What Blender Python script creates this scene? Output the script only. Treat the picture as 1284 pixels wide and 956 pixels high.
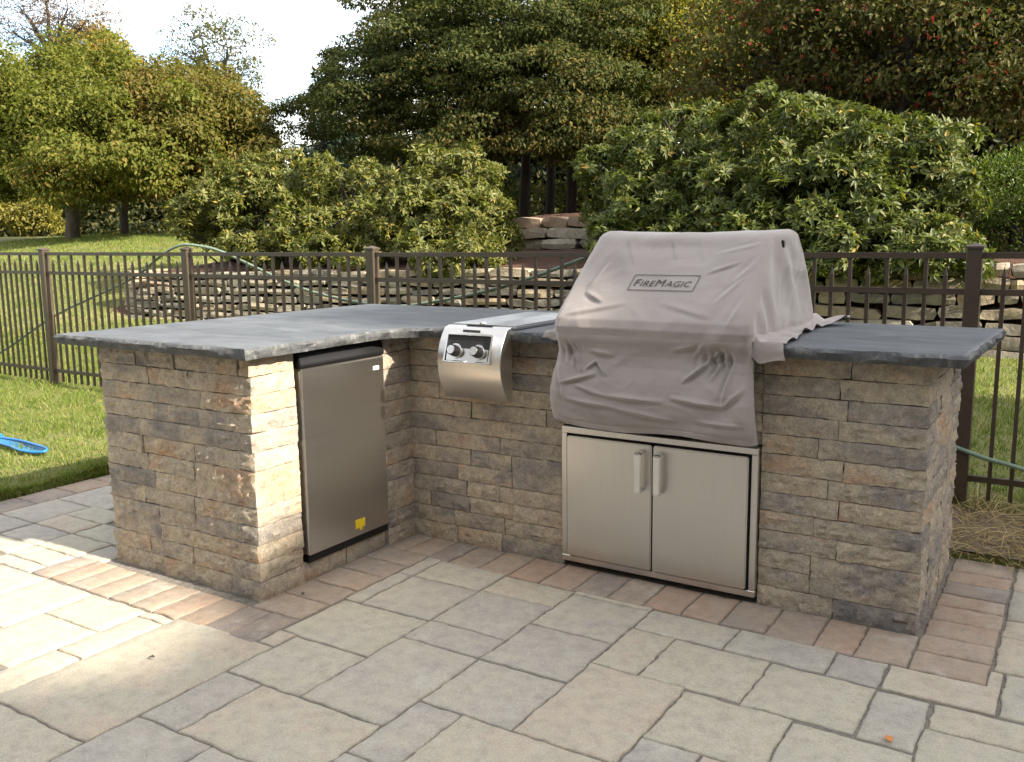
import bpy, bmesh, math, random
import numpy as np
from mathutils import Vector, Matrix, noise

random.seed(7); rng = np.random.default_rng(11)
for o in list(bpy.data.objects): bpy.data.objects.remove(o)
scn = bpy.context.scene
COL = scn.collection
R = math.radians

# ------------------------------------------------------------------ camera
PW, PH, PF = 1284.0, 956.0, 1149.6          # photo size and focal length in photo pixels
YAW, PITCH, ROLL = 0.5672, -0.1591, -0.0125
CAM = np.array([2.4352, -3.0243, 1.2850])
cy_, sy_, cp_, sp_ = math.cos(YAW), math.sin(YAW), math.cos(PITCH), math.sin(PITCH)
FWD = np.array([-sy_*cp_, cy_*cp_, sp_]); _r = np.array([cy_, sy_, 0.0]); _u = np.cross(_r, FWD)
RGT = math.cos(ROLL)*_r + math.sin(ROLL)*_u; UPV = -math.sin(ROLL)*_r + math.cos(ROLL)*_u
cd = bpy.data.cameras.new('camera'); cam = bpy.data.objects.new('camera', cd); COL.objects.link(cam)
M = Matrix(((RGT[0], UPV[0], -FWD[0], CAM[0]), (RGT[1], UPV[1], -FWD[1], CAM[1]), (RGT[2], UPV[2], -FWD[2], CAM[2]), (0, 0, 0, 1)))
cam.matrix_world = M
cd.sensor_fit = 'HORIZONTAL'; cd.sensor_width = 36.0; cd.lens = PF/PW*36.0
cd.clip_start = 0.05; cd.clip_end = 3000
scn.camera = cam

def at(px, py, Y):
    """point of the photo pixel's ray on the vertical plane y = Y"""
    d = FWD + RGT*(px-PW/2)/PF - UPV*(py-PH/2)/PF
    return CAM + d*((Y-CAM[1])/d[1])

# ------------------------------------------------------------------ sky, sun, exposure
SUN_EL, SUN_AZ = 31.0, 89.0       # azimuth clockwise from +Y: the sun stands to the right, over +X
w = bpy.data.worlds.new('World'); scn.world = w; w.use_nodes = True
nt = w.node_tree; nt.nodes.clear()
out = nt.nodes.new('ShaderNodeOutputWorld'); bg = nt.nodes.new('ShaderNodeBackground')
sky = nt.nodes.new('ShaderNodeTexSky'); sky.sky_type = 'NISHITA'; sky.sun_disc = False
sky.sun_elevation = R(SUN_EL); sky.sun_rotation = R(SUN_AZ); sky.dust_density = 2.0; sky.air_density = 1.0
tc = nt.nodes.new('ShaderNodeTexCoord'); mp = nt.nodes.new('ShaderNodeMapping')
mp.inputs['Scale'].default_value = (1.6, 1.6, 4.0)
ns = nt.nodes.new('ShaderNodeTexNoise'); ns.inputs['Scale'].default_value = 2.2; ns.inputs['Detail'].default_value = 7; ns.inputs['Roughness'].default_value = 0.55
cr = nt.nodes.new('ShaderNodeValToRGB'); cr.color_ramp.elements[0].position = 0.38; cr.color_ramp.elements[1].position = 0.62
mx = nt.nodes.new('ShaderNodeMix'); mx.data_type = 'RGBA'
mx.inputs[7].default_value = (6.6, 6.2, 5.5, 1)
nt.links.new(tc.outputs['Generated'], mp.inputs['Vector']); nt.links.new(mp.outputs[0], ns.inputs['Vector'])
nt.links.new(ns.outputs['Fac'], cr.inputs[0]); nt.links.new(cr.outputs[0], mx.inputs[0])
nt.links.new(sky.outputs[0], mx.inputs[6]); nt.links.new(mx.outputs[2], bg.inputs['Color'])
bg.inputs['Strength'].default_value = 0.12
nt.links.new(bg.outputs[0], out.inputs[0])
sd = bpy.data.lights.new('sun', 'SUN'); sd.energy = 4.3; sd.angle = R(0.9); sd.color = (1.0, 0.90, 0.74)
sun = bpy.data.objects.new('sun', sd); COL.objects.link(sun); sun.location = (8, 0, 12)
sdir = Vector((math.sin(R(SUN_AZ))*math.cos(R(SUN_EL)), math.cos(R(SUN_AZ))*math.cos(R(SUN_EL)), math.sin(R(SUN_EL))))
sun.rotation_euler = sdir.to_track_quat('Z', 'Y').to_euler()
vs = scn.view_settings; vs.view_transform = 'Standard'; vs.look = 'None'; vs.gamma = 1.0; vs.exposure = 1.74; vs.use_curve_mapping = False
scn.render.engine = 'CYCLES'
scn.render.resolution_x = 1024; scn.render.resolution_y = 762

# ------------------------------------------------------------------ helpers
def mat(name, base=(0.5,0.5,0.5), rough=0.7, metal=0.0):
    m = bpy.data.materials.new(name); m.use_nodes = True
    b = m.node_tree.nodes['Principled BSDF']
    b.inputs['Base Color'].default_value = (*base, 1); b.inputs['Roughness'].default_value = rough; b.inputs['Metallic'].default_value = metal
    return m, m.node_tree, b
def N(nt, t, **kw):
    n = nt.nodes.new(t)
    for k, v in kw.items():
        if k.startswith('i_'): n.inputs[k[2:].replace('_', ' ')].default_value = v
        else: setattr(n, k, v)
    return n
def ramp(nt, stops, interp='LINEAR'):
    n = nt.nodes.new('ShaderNodeValToRGB'); n.color_ramp.interpolation = interp
    e = n.color_ramp.elements
    while len(e) < len(stops): e.new(0.5)
    for el, (p, c) in zip(e, stops): el.position = p; el.color = (*c, 1) if len(c) == 3 else c
    return n
def mixc(nt, fac, a, b, mode='MIX'):
    n = nt.nodes.new('ShaderNodeMix'); n.data_type = 'RGBA'; n.blend_type = mode
    for idx, v in ((0, fac), (6, a), (7, b)):
        if hasattr(v, 'is_output') or isinstance(v, bpy.types.NodeSocket): nt.links.new(v, n.inputs[idx])
        elif isinstance(v, (int, float)): n.inputs[idx].default_value = v
        else: n.inputs[idx].default_value = (*v, 1)
    return n.outputs[2]
def objcoord(nt, scale=(1,1,1), rnd=True):
    """object coordinates, shifted per object so that alike pieces do not repeat"""
    t = N(nt, 'ShaderNodeTexCoord'); m = N(nt, 'ShaderNodeMapping'); m.inputs['Scale'].default_value = scale
    if rnd:
        oi = N(nt, 'ShaderNodeObjectInfo'); mu = N(nt, 'ShaderNodeVectorMath', operation='SCALE')
        cb = N(nt, 'ShaderNodeCombineXYZ')
        nt.links.new(oi.outputs['Random'], cb.inputs[0])
        m2 = N(nt, 'ShaderNodeMath', operation='MULTIPLY'); m2.inputs[1].default_value = 7.3
        nt.links.new(oi.outputs['Random'], m2.inputs[0]); nt.links.new(m2.outputs[0], cb.inputs[1])
        nt.links.new(cb.outputs[0], mu.inputs[0]); mu.inputs['Scale'].default_value = 37.0
        ad = N(nt, 'ShaderNodeVectorMath', operation='ADD')
        nt.links.new(t.outputs['Object'], ad.inputs[0]); nt.links.new(mu.outputs[0], ad.inputs[1])
        nt.links.new(ad.outputs[0], m.inputs['Vector'])
    else: nt.links.new(t.outputs['Object'], m.inputs['Vector'])
    return m.outputs[0]
def noise_n(nt, vec, scale, detail=5, rough=0.55, dist=0.0):
    n = N(nt, 'ShaderNodeTexNoise'); n.inputs['Scale'].default_value = scale; n.inputs['Detail'].default_value = detail
    n.inputs['Roughness'].default_value = rough; n.inputs['Distortion'].default_value = dist
    nt.links.new(vec, n.inputs['Vector']); return n.outputs['Fac']
def bump(nt, b, h, strength=0.5, dist=0.01):
    n = N(nt, 'ShaderNodeBump'); n.inputs['Strength'].default_value = strength; n.inputs['Distance'].default_value = dist
    nt.links.new(h, n.inputs['Height']); nt.links.new(n.outputs[0], b.inputs['Normal']); return n

def mesh_np(name, V, F):
    """V (n,3); F list of faces or an (m,k) array"""
    me = bpy.data.meshes.new(name); V = np.asarray(V, dtype=np.float32)
    if isinstance(F, np.ndarray):
        m, k = F.shape
        me.vertices.add(len(V)); me.vertices.foreach_set('co', V.ravel())
        me.loops.add(m*k); me.loops.foreach_set('vertex_index', F.astype(np.int32).ravel())
        me.polygons.add(m); me.polygons.foreach_set('loop_start', np.arange(0, m*k, k, dtype=np.int32))
        me.update(calc_edges=True)
    else:
        me.from_pydata(V.tolist(), [], F); me.update()
    return me
def link(name, me, m=None, parent=None, smooth=False, loc=None):
    o = bpy.data.objects.new(name, me); COL.objects.link(o)
    if m is not None and me is not None:
        for x in (m if isinstance(m, (list, tuple)) else [m]): me.materials.append(x)
    if smooth and me is not None: me.polygons.foreach_set('use_smooth', np.ones(len(me.polygons), dtype=bool))
    if parent is not None: o.parent = parent
    if loc is not None: o.location = loc
    return o
def tag(o, label=None, cat=None, group=None, kind=None):
    if label: o['label'] = label
    if cat: o['category'] = cat
    if group: o['group'] = group
    if kind: o['kind'] = kind
    return o
def thing(name, label, cat, loc=(0,0,0), group=None):
    o = bpy.data.objects.new(name, None); o.empty_display_size = 0.1; COL.objects.link(o); o.location = loc
    return tag(o, label, cat, group)

class MB:
    """collects shapes in world coordinates; build() links ONE mesh object whose origin sits at its own centre"""
    def __init__(s): s.V = []; s.F = []
    def add(s, V, F):
        n = len(s.V); s.V += [tuple(map(float, v)) for v in V]; s.F += [tuple(i+n for i in f) for f in F]; return s
    def box(s, a, b):
        (x0,y0,z0),(x1,y1,z1) = a, b
        V = [(x0,y0,z0),(x1,y0,z0),(x1,y1,z0),(x0,y1,z0),(x0,y0,z1),(x1,y0,z1),(x1,y1,z1),(x0,y1,z1)]
        return s.add(V, [(3,2,1,0),(4,5,6,7),(0,1,5,4),(1,2,6,5),(2,3,7,6),(3,0,4,7)])
    def tube(s, pts, rad, n=8, cap=True):
        pts = [Vector(p) for p in pts]; k = len(pts)
        if not hasattr(rad, '__len__'): rad = [rad]*k
        V = []; up = Vector((0.03,0.02,1.0)).normalized(); prev = None
        for i, p in enumerate(pts):
            t = (pts[min(i+1,k-1)]-pts[max(i-1,0)])
            t = t.normalized() if t.length > 1e-9 else Vector((0,0,1))
            if prev is None:
                a = t.cross(up)
                if a.length < 0.05: a = t.cross(Vector((1,0,0)))
                a.normalize()
            else:
                a = prev - t*prev.dot(t); a.normalize()
            prev = a; b = t.cross(a)
            for j in range(n):
                an = 2*math.pi*j/n; V.append(p + (a*math.cos(an)+b*math.sin(an))*rad[i])
        F = []
        for i in range(k-1):
            for j in range(n):
                F.append((i*n+j, i*n+(j+1)%n, (i+1)*n+(j+1)%n, (i+1)*n+j))
        if cap: F.append(tuple(range(n-1,-1,-1))); F.append(tuple((k-1)*n+j for j in range(n)))
        return s.add(V, F)
    def extrude(s, poly, axis, a, b):
        """poly: 2-D outline (ccw seen from +axis); axis 0: (y,z), 1: (x,z), 2: (x,y)"""
        def p3(p, v): return {0:(v,p[0],p[1]),1:(p[0],v,p[1]),2:(p[0],p[1],v)}[axis]
        n = len(poly); V = [p3(p,a) for p in poly]+[p3(p,b) for p in poly]
        F = [(i,(i+1)%n,n+(i+1)%n,n+i) for i in range(n)]+[tuple(range(n-1,-1,-1)),tuple(range(n,2*n))]
        return s.add(V, F)
    def grid(s, P):
        P = np.asarray(P); a, b = P.shape[:2]
        F = [(i*b+j, i*b+j+1, (i+1)*b+j+1, (i+1)*b+j) for i in range(a-1) for j in range(b-1)]
        return s.add(P.reshape(-1,3), F)
    def build(s, name, m, parent=None, smooth=False, bevel=0.0, seg=2, angle=None):
        V = np.array(s.V); lo, hi = V.min(0), V.max(0)
        c = np.array([(lo[0]+hi[0])/2, (lo[1]+hi[1])/2, lo[2]])
        me = bpy.data.meshes.new(name); me.from_pydata((V-c).tolist(), [], s.F); me.update()
        bm = bmesh.new(); bm.from_mesh(me)
        bmesh.ops.recalc_face_normals(bm, faces=bm.faces)
        if bevel > 0:
            ed = [e for e in bm.edges if len(e.link_faces) == 2 and e.calc_face_angle(0) > 0.6]
            bmesh.ops.bevel(bm, geom=ed, offset=bevel, segments=seg, affect='EDGES', clamp_overlap=True)
        bm.to_mesh(me); bm.free()
        off = np.zeros(3)
        if parent is not None:
            off = np.array(parent.location); q = parent.parent
            while q is not None: off = off + np.array(q.location); q = q.parent
        o = link(name, me, m, parent, smooth, tuple(c-off))
        if angle is not None:
            me.polygons.foreach_set('use_smooth', np.ones(len(me.polygons), dtype=bool))
            me.set_sharp_from_angle(angle=R(angle))
        return o

def lattice(nx, ny, nz):
    """surface lattice of a unit box -> unit coordinates, quads"""
    idx = {}; U = []
    def g(i,j,k):
        if (i,j,k) not in idx: idx[(i,j,k)] = len(U); U.append((i/nx, j/ny, k/nz))
        return idx[(i,j,k)]
    F = []
    for i in range(nx):
        for j in range(ny):
            F.append((g(i,j,nz),g(i+1,j,nz),g(i+1,j+1,nz),g(i,j+1,nz))); F.append((g(i,j,0),g(i,j+1,0),g(i+1,j+1,0),g(i+1,j,0)))
    for i in range(nx):
        for k in range(nz):
            F.append((g(i,0,k),g(i+1,0,k),g(i+1,0,k+1),g(i,0,k+1))); F.append((g(i,ny,k),g(i,ny,k+1),g(i+1,ny,k+1),g(i+1,ny,k)))
    for j in range(ny):
        for k in range(nz):
            F.append((g(nx,j,k),g(nx,j+1,k),g(nx,j+1,k+1),g(nx,j,k+1))); F.append((g(0,j,k),g(0,j,k+1),g(0,j+1,k+1),g(0,j+1,k)))
    return np.array(U), F
def nz3(x, y, z, s=1.0): return noise.noise(Vector((x*s, y*s, z*s)))

# ------------------------------------------------------------------ materials
def stone_mat():
    m, nt, b = mat('split_stone', rough=0.92)
    v = objcoord(nt, (1, 1, 1.5)); g = objcoord(nt, (1,1,1))
    oi = N(nt, 'ShaderNodeObjectInfo')
    big = noise_n(nt, v, 4.6, 4, 0.55, 0.6)
    base = ramp(nt, [(0.22,(0.195,0.186,0.185)),(0.36,(0.31,0.277,0.245)),(0.50,(0.415,0.36,0.285)),(0.60,(0.47,0.405,0.31)),(0.75,(0.455,0.315,0.215))])
    sh = N(nt, 'ShaderNodeMath', operation='MULTIPLY_ADD'); sh.inputs[1].default_value = 0.24; sh.inputs[2].default_value = -0.12
    nt.links.new(oi.outputs['Random'], sh.inputs[0])
    ad = N(nt, 'ShaderNodeMath', operation='ADD'); nt.links.new(big, ad.inputs[0]); nt.links.new(sh.outputs[0], ad.inputs[1])
    nt.links.new(ad.outputs[0], base.inputs[0])
    pk_ = noise_n(nt, v, 7.5, 4, 0.6, 0.8); pr = ramp(nt, [(0.60,(0,0,0)),(0.76,(1,1,1))]); nt.links.new(pk_, pr.inputs[0]); pm = N(nt, 'ShaderNodeMath', operation='MULTIPLY'); pm.inputs[1].default_value = .55; nt.links.new(pr.outputs[0], pm.inputs[0])
    bl_ = noise_n(nt, v, 5.3, 4, 0.6, 1.1); br = ramp(nt, [(0.58,(0,0,0)),(0.72,(1,1,1))]); nt.links.new(bl_, br.inputs[0]); bm_ = N(nt, 'ShaderNodeMath', operation='MULTIPLY'); bm_.inputs[1].default_value = .6; nt.links.new(br.outputs[0], bm_.inputs[0])
    base_c = mixc(nt, bm_.outputs[0], mixc(nt, pm.outputs[0], base.outputs[0], (0.46,0.295,0.20)), (0.21,0.205,0.222))
    f1 = noise_n(nt, g, 34, 8, 0.72); f2 = noise_n(nt, g, 150, 4, 0.65)
    sp = ramp(nt, [(0.28,(0.50,0.50,0.51)),(0.50,(0.95,0.95,0.95)),(0.74,(1.40,1.36,1.28))]); nt.links.new(f1, sp.inputs[0])
    c = mixc(nt, 0.75, base_c, sp.outputs[0], 'MULTIPLY')
    s2 = ramp(nt, [(0.32,(0.62,0.61,0.60)),(0.62,(1.25,1.24,1.21))]); nt.links.new(f2, s2.inputs[0])
    c = mixc(nt, 0.6, c, s2.outputs[0], 'MULTIPLY')
    nt.links.new(c, b.inputs['Base Color'])
    h = N(nt, 'ShaderNodeMath', operation='MULTIPLY_ADD'); h.inputs[1].default_value = 0.35
    nt.links.new(f2, h.inputs[0]); nt.links.new(f1, h.inputs[2])
    bump(nt, b, h.outputs[0], 1.0, 0.010)
    return m
M_STONE = stone_mat()
def paver_mat(name, stops, hs=0.5):
    m, nt, b = mat(name, rough=0.9)
    g = objcoord(nt, (1,1,1)); oi = N(nt, 'ShaderNodeObjectInfo')
    big = noise_n(nt, g, 4.2, 7, 0.68, 0.8)
    sh = N(nt, 'ShaderNodeMath', operation='MULTIPLY_ADD'); sh.inputs[1].default_value = 0.56; sh.inputs[2].default_value = -0.28
    nt.links.new(oi.outputs['Random'], sh.inputs[0])
    ad = N(nt, 'ShaderNodeMath', operation='ADD'); nt.links.new(big, ad.inputs[0]); nt.links.new(sh.outputs[0], ad.inputs[1])
    base = ramp(nt, stops); nt.links.new(ad.outputs[0], base.inputs[0])
    f1 = noise_n(nt, g, 22, 6, 0.65); f2 = noise_n(nt, g, 190, 3, 0.6)
    s1 = ramp(nt, [(0.26,(0.72,0.72,0.73)),(0.5,(1,1,1)),(0.75,(1.18,1.16,1.12))]); nt.links.new(f1, s1.inputs[0])
    s2 = ramp(nt, [(0.3,(0.70,0.69,0.68)),(0.65,(1.12,1.12,1.12))]); nt.links.new(f2, s2.inputs[0])
    c = mixc(nt, 0.8, base.outputs[0], s1.outputs[0], 'MULTIPLY'); c = mixc(nt, 0.7, c, s2.outputs[0], 'MULTIPLY')
    ef = N(nt, 'ShaderNodeMath', operation='MULTIPLY'); ef.inputs[1].default_value = 1.0
    st = noise_n(nt, g, 7, 6, 0.75); s3 = ramp(nt, [(0.54,(0,0,0)),(0.72,(1,1,1))]); nt.links.new(st, s3.inputs[0])
    k = N(nt, 'ShaderNodeMath', operation='MULTIPLY'); k.inputs[1].default_value = 0.42; nt.links.new(s3.outputs[0], k.inputs[0])
    c = mixc(nt, k.outputs[0], c, (0.52,0.50,0.46))          # pale efflorescence
    nt.links.new(c, b.inputs['Base Color'])
    h = N(nt, 'ShaderNodeMath', operation='MULTIPLY_ADD'); h.inputs[1].default_value = 0.25
    nt.links.new(f2, h.inputs[0]); nt.links.new(f1, h.inputs[2])
    bump(nt, b, h.outputs[0], hs, 0.006)
    return m
M_PAVER = paver_mat('slab_paver', [(0.14,(0.335,0.312,0.282)),(0.30,(0.370,0.345,0.302)),(0.48,(0.402,0.374,0.310)),(0.62,(0.400,0.376,0.298)),(0.76,(0.422,0.372,0.298)),(0.92,(0.425,0.355,0.282))])
M_BRICK = paver_mat('red_paver', [(0.20,(0.235,0.205,0.185)),(0.42,(0.295,0.245,0.20)),(0.58,(0.335,0.27,0.21)),(0.80,(0.335,0.24,0.18))])
def simple_noise(name, c0, c1, scale, rough=0.9, bs=0.5, bd=0.02, detail=6):
    m, nt, b = mat(name, rough=rough); t = N(nt, 'ShaderNodeTexCoord')
    f = noise_n(nt, t.outputs['Object'], scale, detail, 0.65); r = ramp(nt, [(0.3,c0),(0.7,c1)]); nt.links.new(f, r.inputs[0])
    nt.links.new(r.outputs[0], b.inputs['Base Color'])
    if bs: bump(nt, b, f, bs, bd)
    return m
M_JOINT = simple_noise('joint_sand', (0.12,0.108,0.094), (0.25,0.225,0.195), 60, 0.95, 0.8, 0.01)
M_CORE = simple_noise('mortar_core', (0.10,0.092,0.082), (0.19,0.175,0.15), 25)
M_MULCH = simple_noise('mulch', (0.035,0.018,0.011), (0.15,0.065,0.038), 26, 0.95, 1.0, 0.06)
M_DIRT = simple_noise('dirt', (0.10,0.075,0.05), (0.23,0.18,0.12), 14)
def lawn_mat():
    m, nt, b = mat('lawn', rough=0.95); t = N(nt, 'ShaderNodeTexCoord')
    f = noise_n(nt, t.outputs['Object'], 0.9, 6, 0.6); g = noise_n(nt, t.outputs['Object'], 40, 4, 0.7)
    r = ramp(nt, [(0.3,(0.12,0.15,0.032)),(0.5,(0.19,0.20,0.055)),(0.7,(0.29,0.265,0.10))]); nt.links.new(f, r.inputs[0])
    s = ramp(nt, [(0.25,(0.45,0.45,0.45)),(0.7,(1.25,1.25,1.2))]); nt.links.new(g, s.inputs[0])
    nt.links.new(mixc(nt, 0.8, r.outputs[0], s.outputs[0], 'MULTIPLY'), b.inputs['Base Color']); bump(nt, b, g, 1.0, 0.05)
    return m
M_LAWN = lawn_mat()
def leaf_mat(name, stops, trans=0.35, rough=0.55, tint=None, tint_noise=0.5, spec=0.3):
    """per-leaf colour from Random Per Island; a second ramp of autumn tints mixes in patches"""
    m, nt, b = mat(name, rough=rough); b.inputs['Specular IOR Level'].default_value = spec
    ge = N(nt, 'ShaderNodeNewGeometry'); r = ramp(nt, stops); nt.links.new(ge.outputs['Random Per Island'], r.inputs[0])
    c = r.outputs[0]
    if tint:
        t = N(nt, 'ShaderNodeTexCoord'); f = noise_n(nt, t.outputs['Object'], tint_noise, 4, 0.6)
        a = N(nt, 'ShaderNodeMath', operation='MULTIPLY_ADD'); a.inputs[1].default_value = 0.35; a.inputs[2].default_value = 0.0
        nt.links.new(ge.outputs['Random Per Island'], a.inputs[0])
        ad = N(nt, 'ShaderNodeMath', operation='ADD'); nt.links.new(f, ad.inputs[0]); nt.links.new(a.outputs[0], ad.inputs[1])
        k = ramp(nt, [(tint[1],(0,0,0)),(tint[2],(1,1,1))]); nt.links.new(ad.outputs[0], k.inputs[0])
        c = mixc(nt, k.outputs[0], c, tint[0])
    nt.links.new(c, b.inputs['Base Color'])
    tr = N(nt, 'ShaderNodeBsdfTranslucent'); ms = N(nt, 'ShaderNodeMixShader'); ms.inputs[0].default_value = trans
    nt.links.new(mixc(nt, 1.0, c, (1.25,1.35,0.7), 'MULTIPLY'), tr.inputs['Color'])
    o = nt.nodes['Material Output']; nt.links.new(b.outputs[0], ms.inputs[1]); nt.links.new(tr.outputs[0], ms.inputs[2]); nt.links.new(ms.outputs[0], o.inputs[0])
    return m
def bark(name, c0, c1):
    m, nt, b = mat(name, rough=0.95); t = N(nt, 'ShaderNodeTexCoord'); mp = N(nt, 'ShaderNodeMapping'); mp.inputs['Scale'].default_value = (1,1,0.25)
    nt.links.new(t.outputs['Object'], mp.inputs[0]); f = noise_n(nt, mp.outputs[0], 14, 6, 0.7); r = ramp(nt, [(0.3,c0),(0.7,c1)]); nt.links.new(f, r.inputs[0])
    nt.links.new(r.outputs[0], b.inputs['Base Color']); bump(nt, b, f, 1.0, 0.04); return m
M_BARK = bark('bark', (0.035,0.028,0.022), (0.16,0.13,0.10))
M_BARK2 = bark('dark_bark', (0.015,0.012,0.010), (0.055,0.045,0.038))
def steel_mat(name, base, rough, axis_scale, var=0.12):
    m, nt, b = mat(name, base, rough, 1.0); t = N(nt, 'ShaderNodeTexCoord'); mp = N(nt, 'ShaderNodeMapping'); mp.inputs['Scale'].default_value = axis_scale
    nt.links.new(t.outputs['Object'], mp.inputs[0]); f = noise_n(nt, mp.outputs[0], 1.0, 4, 0.7)
    r = ramp(nt, [(0.3,tuple(x*(1-var) for x in base)),(0.7,tuple(min(1,x*(1+var)) for x in base))]); nt.links.new(f, r.inputs[0])
    nt.links.new(r.outputs[0], b.inputs['Base Color'])
    q = N(nt, 'ShaderNodeMath', operation='MULTIPLY_ADD'); q.inputs[1].default_value = 0.16; q.inputs[2].default_value = rough-0.08
    nt.links.new(f, q.inputs[0]); nt.links.new(q.outputs[0], b.inputs['Roughness']); b.inputs['Anisotropic'].default_value = 0.5
    bump(nt, b, f, 0.06, 0.001)
    return m
M_STEEL_V = steel_mat('brushed_steel_vertical', (0.65,0.63,0.605), 0.30, (420,420,1.2), .05)
M_STEEL_H = steel_mat('brushed_steel_horizontal', (0.60,0.585,0.56), 0.30, (1.2,1.2,420), .05)
M_STEEL_P = steel_mat('polished_steel', (0.82,0.81,0.80), 0.15, (8,8,8), 0.04)
M_STEEL_L = steel_mat('satin_steel', (0.58,0.59,0.60), 0.45, (8,8,8), 0.04)
M_BLACK, _, _b = mat('black_plastic', (0.010,0.010,0.011), 0.32); _b.inputs['Specular IOR Level'].default_value = .3
M_DARK, _, _ = mat('dark_cavity', (0.02,0.02,0.02), 0.8)
M_YELLOW, _, _ = mat('yellow_sticker', (0.80,0.58,0.02), 0.5)
M_WHITE, _, _ = mat('white_badge', (0.75,0.75,0.74), 0.4)
M_BLUE, _, _ = mat('blue_plastic', (0.015,0.16,0.42), 0.4)
M_HOSE = simple_noise('hose_green', (0.13,0.19,0.14), (0.20,0.27,0.20), 30, 0.5, 0.0)
M_FENCE = simple_noise('bronze_fence', (0.045,0.031,0.019), (0.066,0.046,0.029), 18, 0.45, 0.0)

# ------------------------------------------------------------------ terrain
def sst(a, b, x): t = np.clip((x-a)/(b-a), 0, 1); return t*t*(3-2*t)
def wall_y(x): return 5.0 + 1.25*np.clip((x+9.3)/12.0, 0, 1.3)           # front of the dry-stone wall
def wall_top(x): return 0.80 + 0.17*np.clip((x+9.3)/11.5, 0, 1.2)
def ground_z(x, y):
    x = np.asarray(x, float); y = np.asarray(y, float)
    k = np.interp(x, [-16,-11,-9,2,8], [0.050,0.036,0.0150,0.006,0.005])
    d = np.clip(y-1.8, 0, None); cap = 1.36
    z = k*d*d; z = cap*(1-np.exp(-z/cap*1.25))*1.0
    z = z + 0.03*np.sin(x*0.7+1.3)*np.cos(y*0.5)*sst(2.5, 6, y)
    m = sst(-9.9, -9.1, x)*sst(0.12, 0.42, y-wall_y(x))
    bed = wall_top(x)-0.03 + 0.10*np.clip(y-wall_y(x)-0.3, 0, 2.3) + 0.46*sst(8.05, 8.35, y)*sst(-5.2,-4.4,x)*sst(4.0,3.0,x) + 0.02*np.clip(y-8.3, 0, 14)
    far = sst(30, 60, np.hypot(x, y))
    z = z*(1-m) + bed*m
    return z*(1-far) + 1.2*far
PX0, PX1, PY0, PY1 = -2.11, 9.0, -12.0, 0.845            # patio rectangle
xs = np.unique(np.round(np.concatenate([[-900,-400,-200,-120,-80,-55], np.arange(-40,-12,1.0), np.arange(-12,6,0.3), [PX0-0.012,PX0], np.arange(6,20,1.0), [PX1,PX1+0.02,28,40,60,90,140,250,500,900]]),4))
ys = np.unique(np.round(np.concatenate([[-900,-400,-150,-80,-40,-25,-18,PY0-0.02,PY0,-8,-5,-3,-2,-1,0], [PY1,PY1+0.012], np.arange(1,12,0.14), np.arange(12,40,1.0), [45,55,70,90,140,250,500,900]]),4))
GX, GY = np.meshgrid(xs, ys)
inp = (GX >= PX0-1e-6)&(GX <= PX1+1e-6)&(GY >= PY0-1e-6)&(GY <= PY1+1e-6)
GZ = ground_z(GX, GY) + 0.018
GZ = np.where(inp, -0.09, GZ)
a, b_ = GX.shape; idx = np.arange(a*b_).reshape(a, b_)
Fq = np.stack([idx[:-1,:-1], idx[:-1,1:], idx[1:,1:], idx[1:,:-1]], -1).reshape(-1, 4)
VV = np.stack([GX, GY, GZ], -1).reshape(-1, 3)
fc = VV[Fq].mean(1)
bedm = (fc[:,0] > -9.5)&(fc[:,1] > wall_y(fc[:,0])+0.08)&(fc[:,1] < 20)&(fc[:,0] < 14)
def sub(F):
    u, inv = np.unique(F, return_inverse=True); return VV[u], inv.reshape(F.shape)
for nm, Fm, mt in (('lawn', Fq[~bedm], M_LAWN), ('mulch_bed', Fq[bedm], M_MULCH)):
    v, f = sub(Fm); tag(link(nm, mesh_np(nm, v, f), mt, smooth=(nm == 'mulch_bed')), kind='structure')

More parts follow.
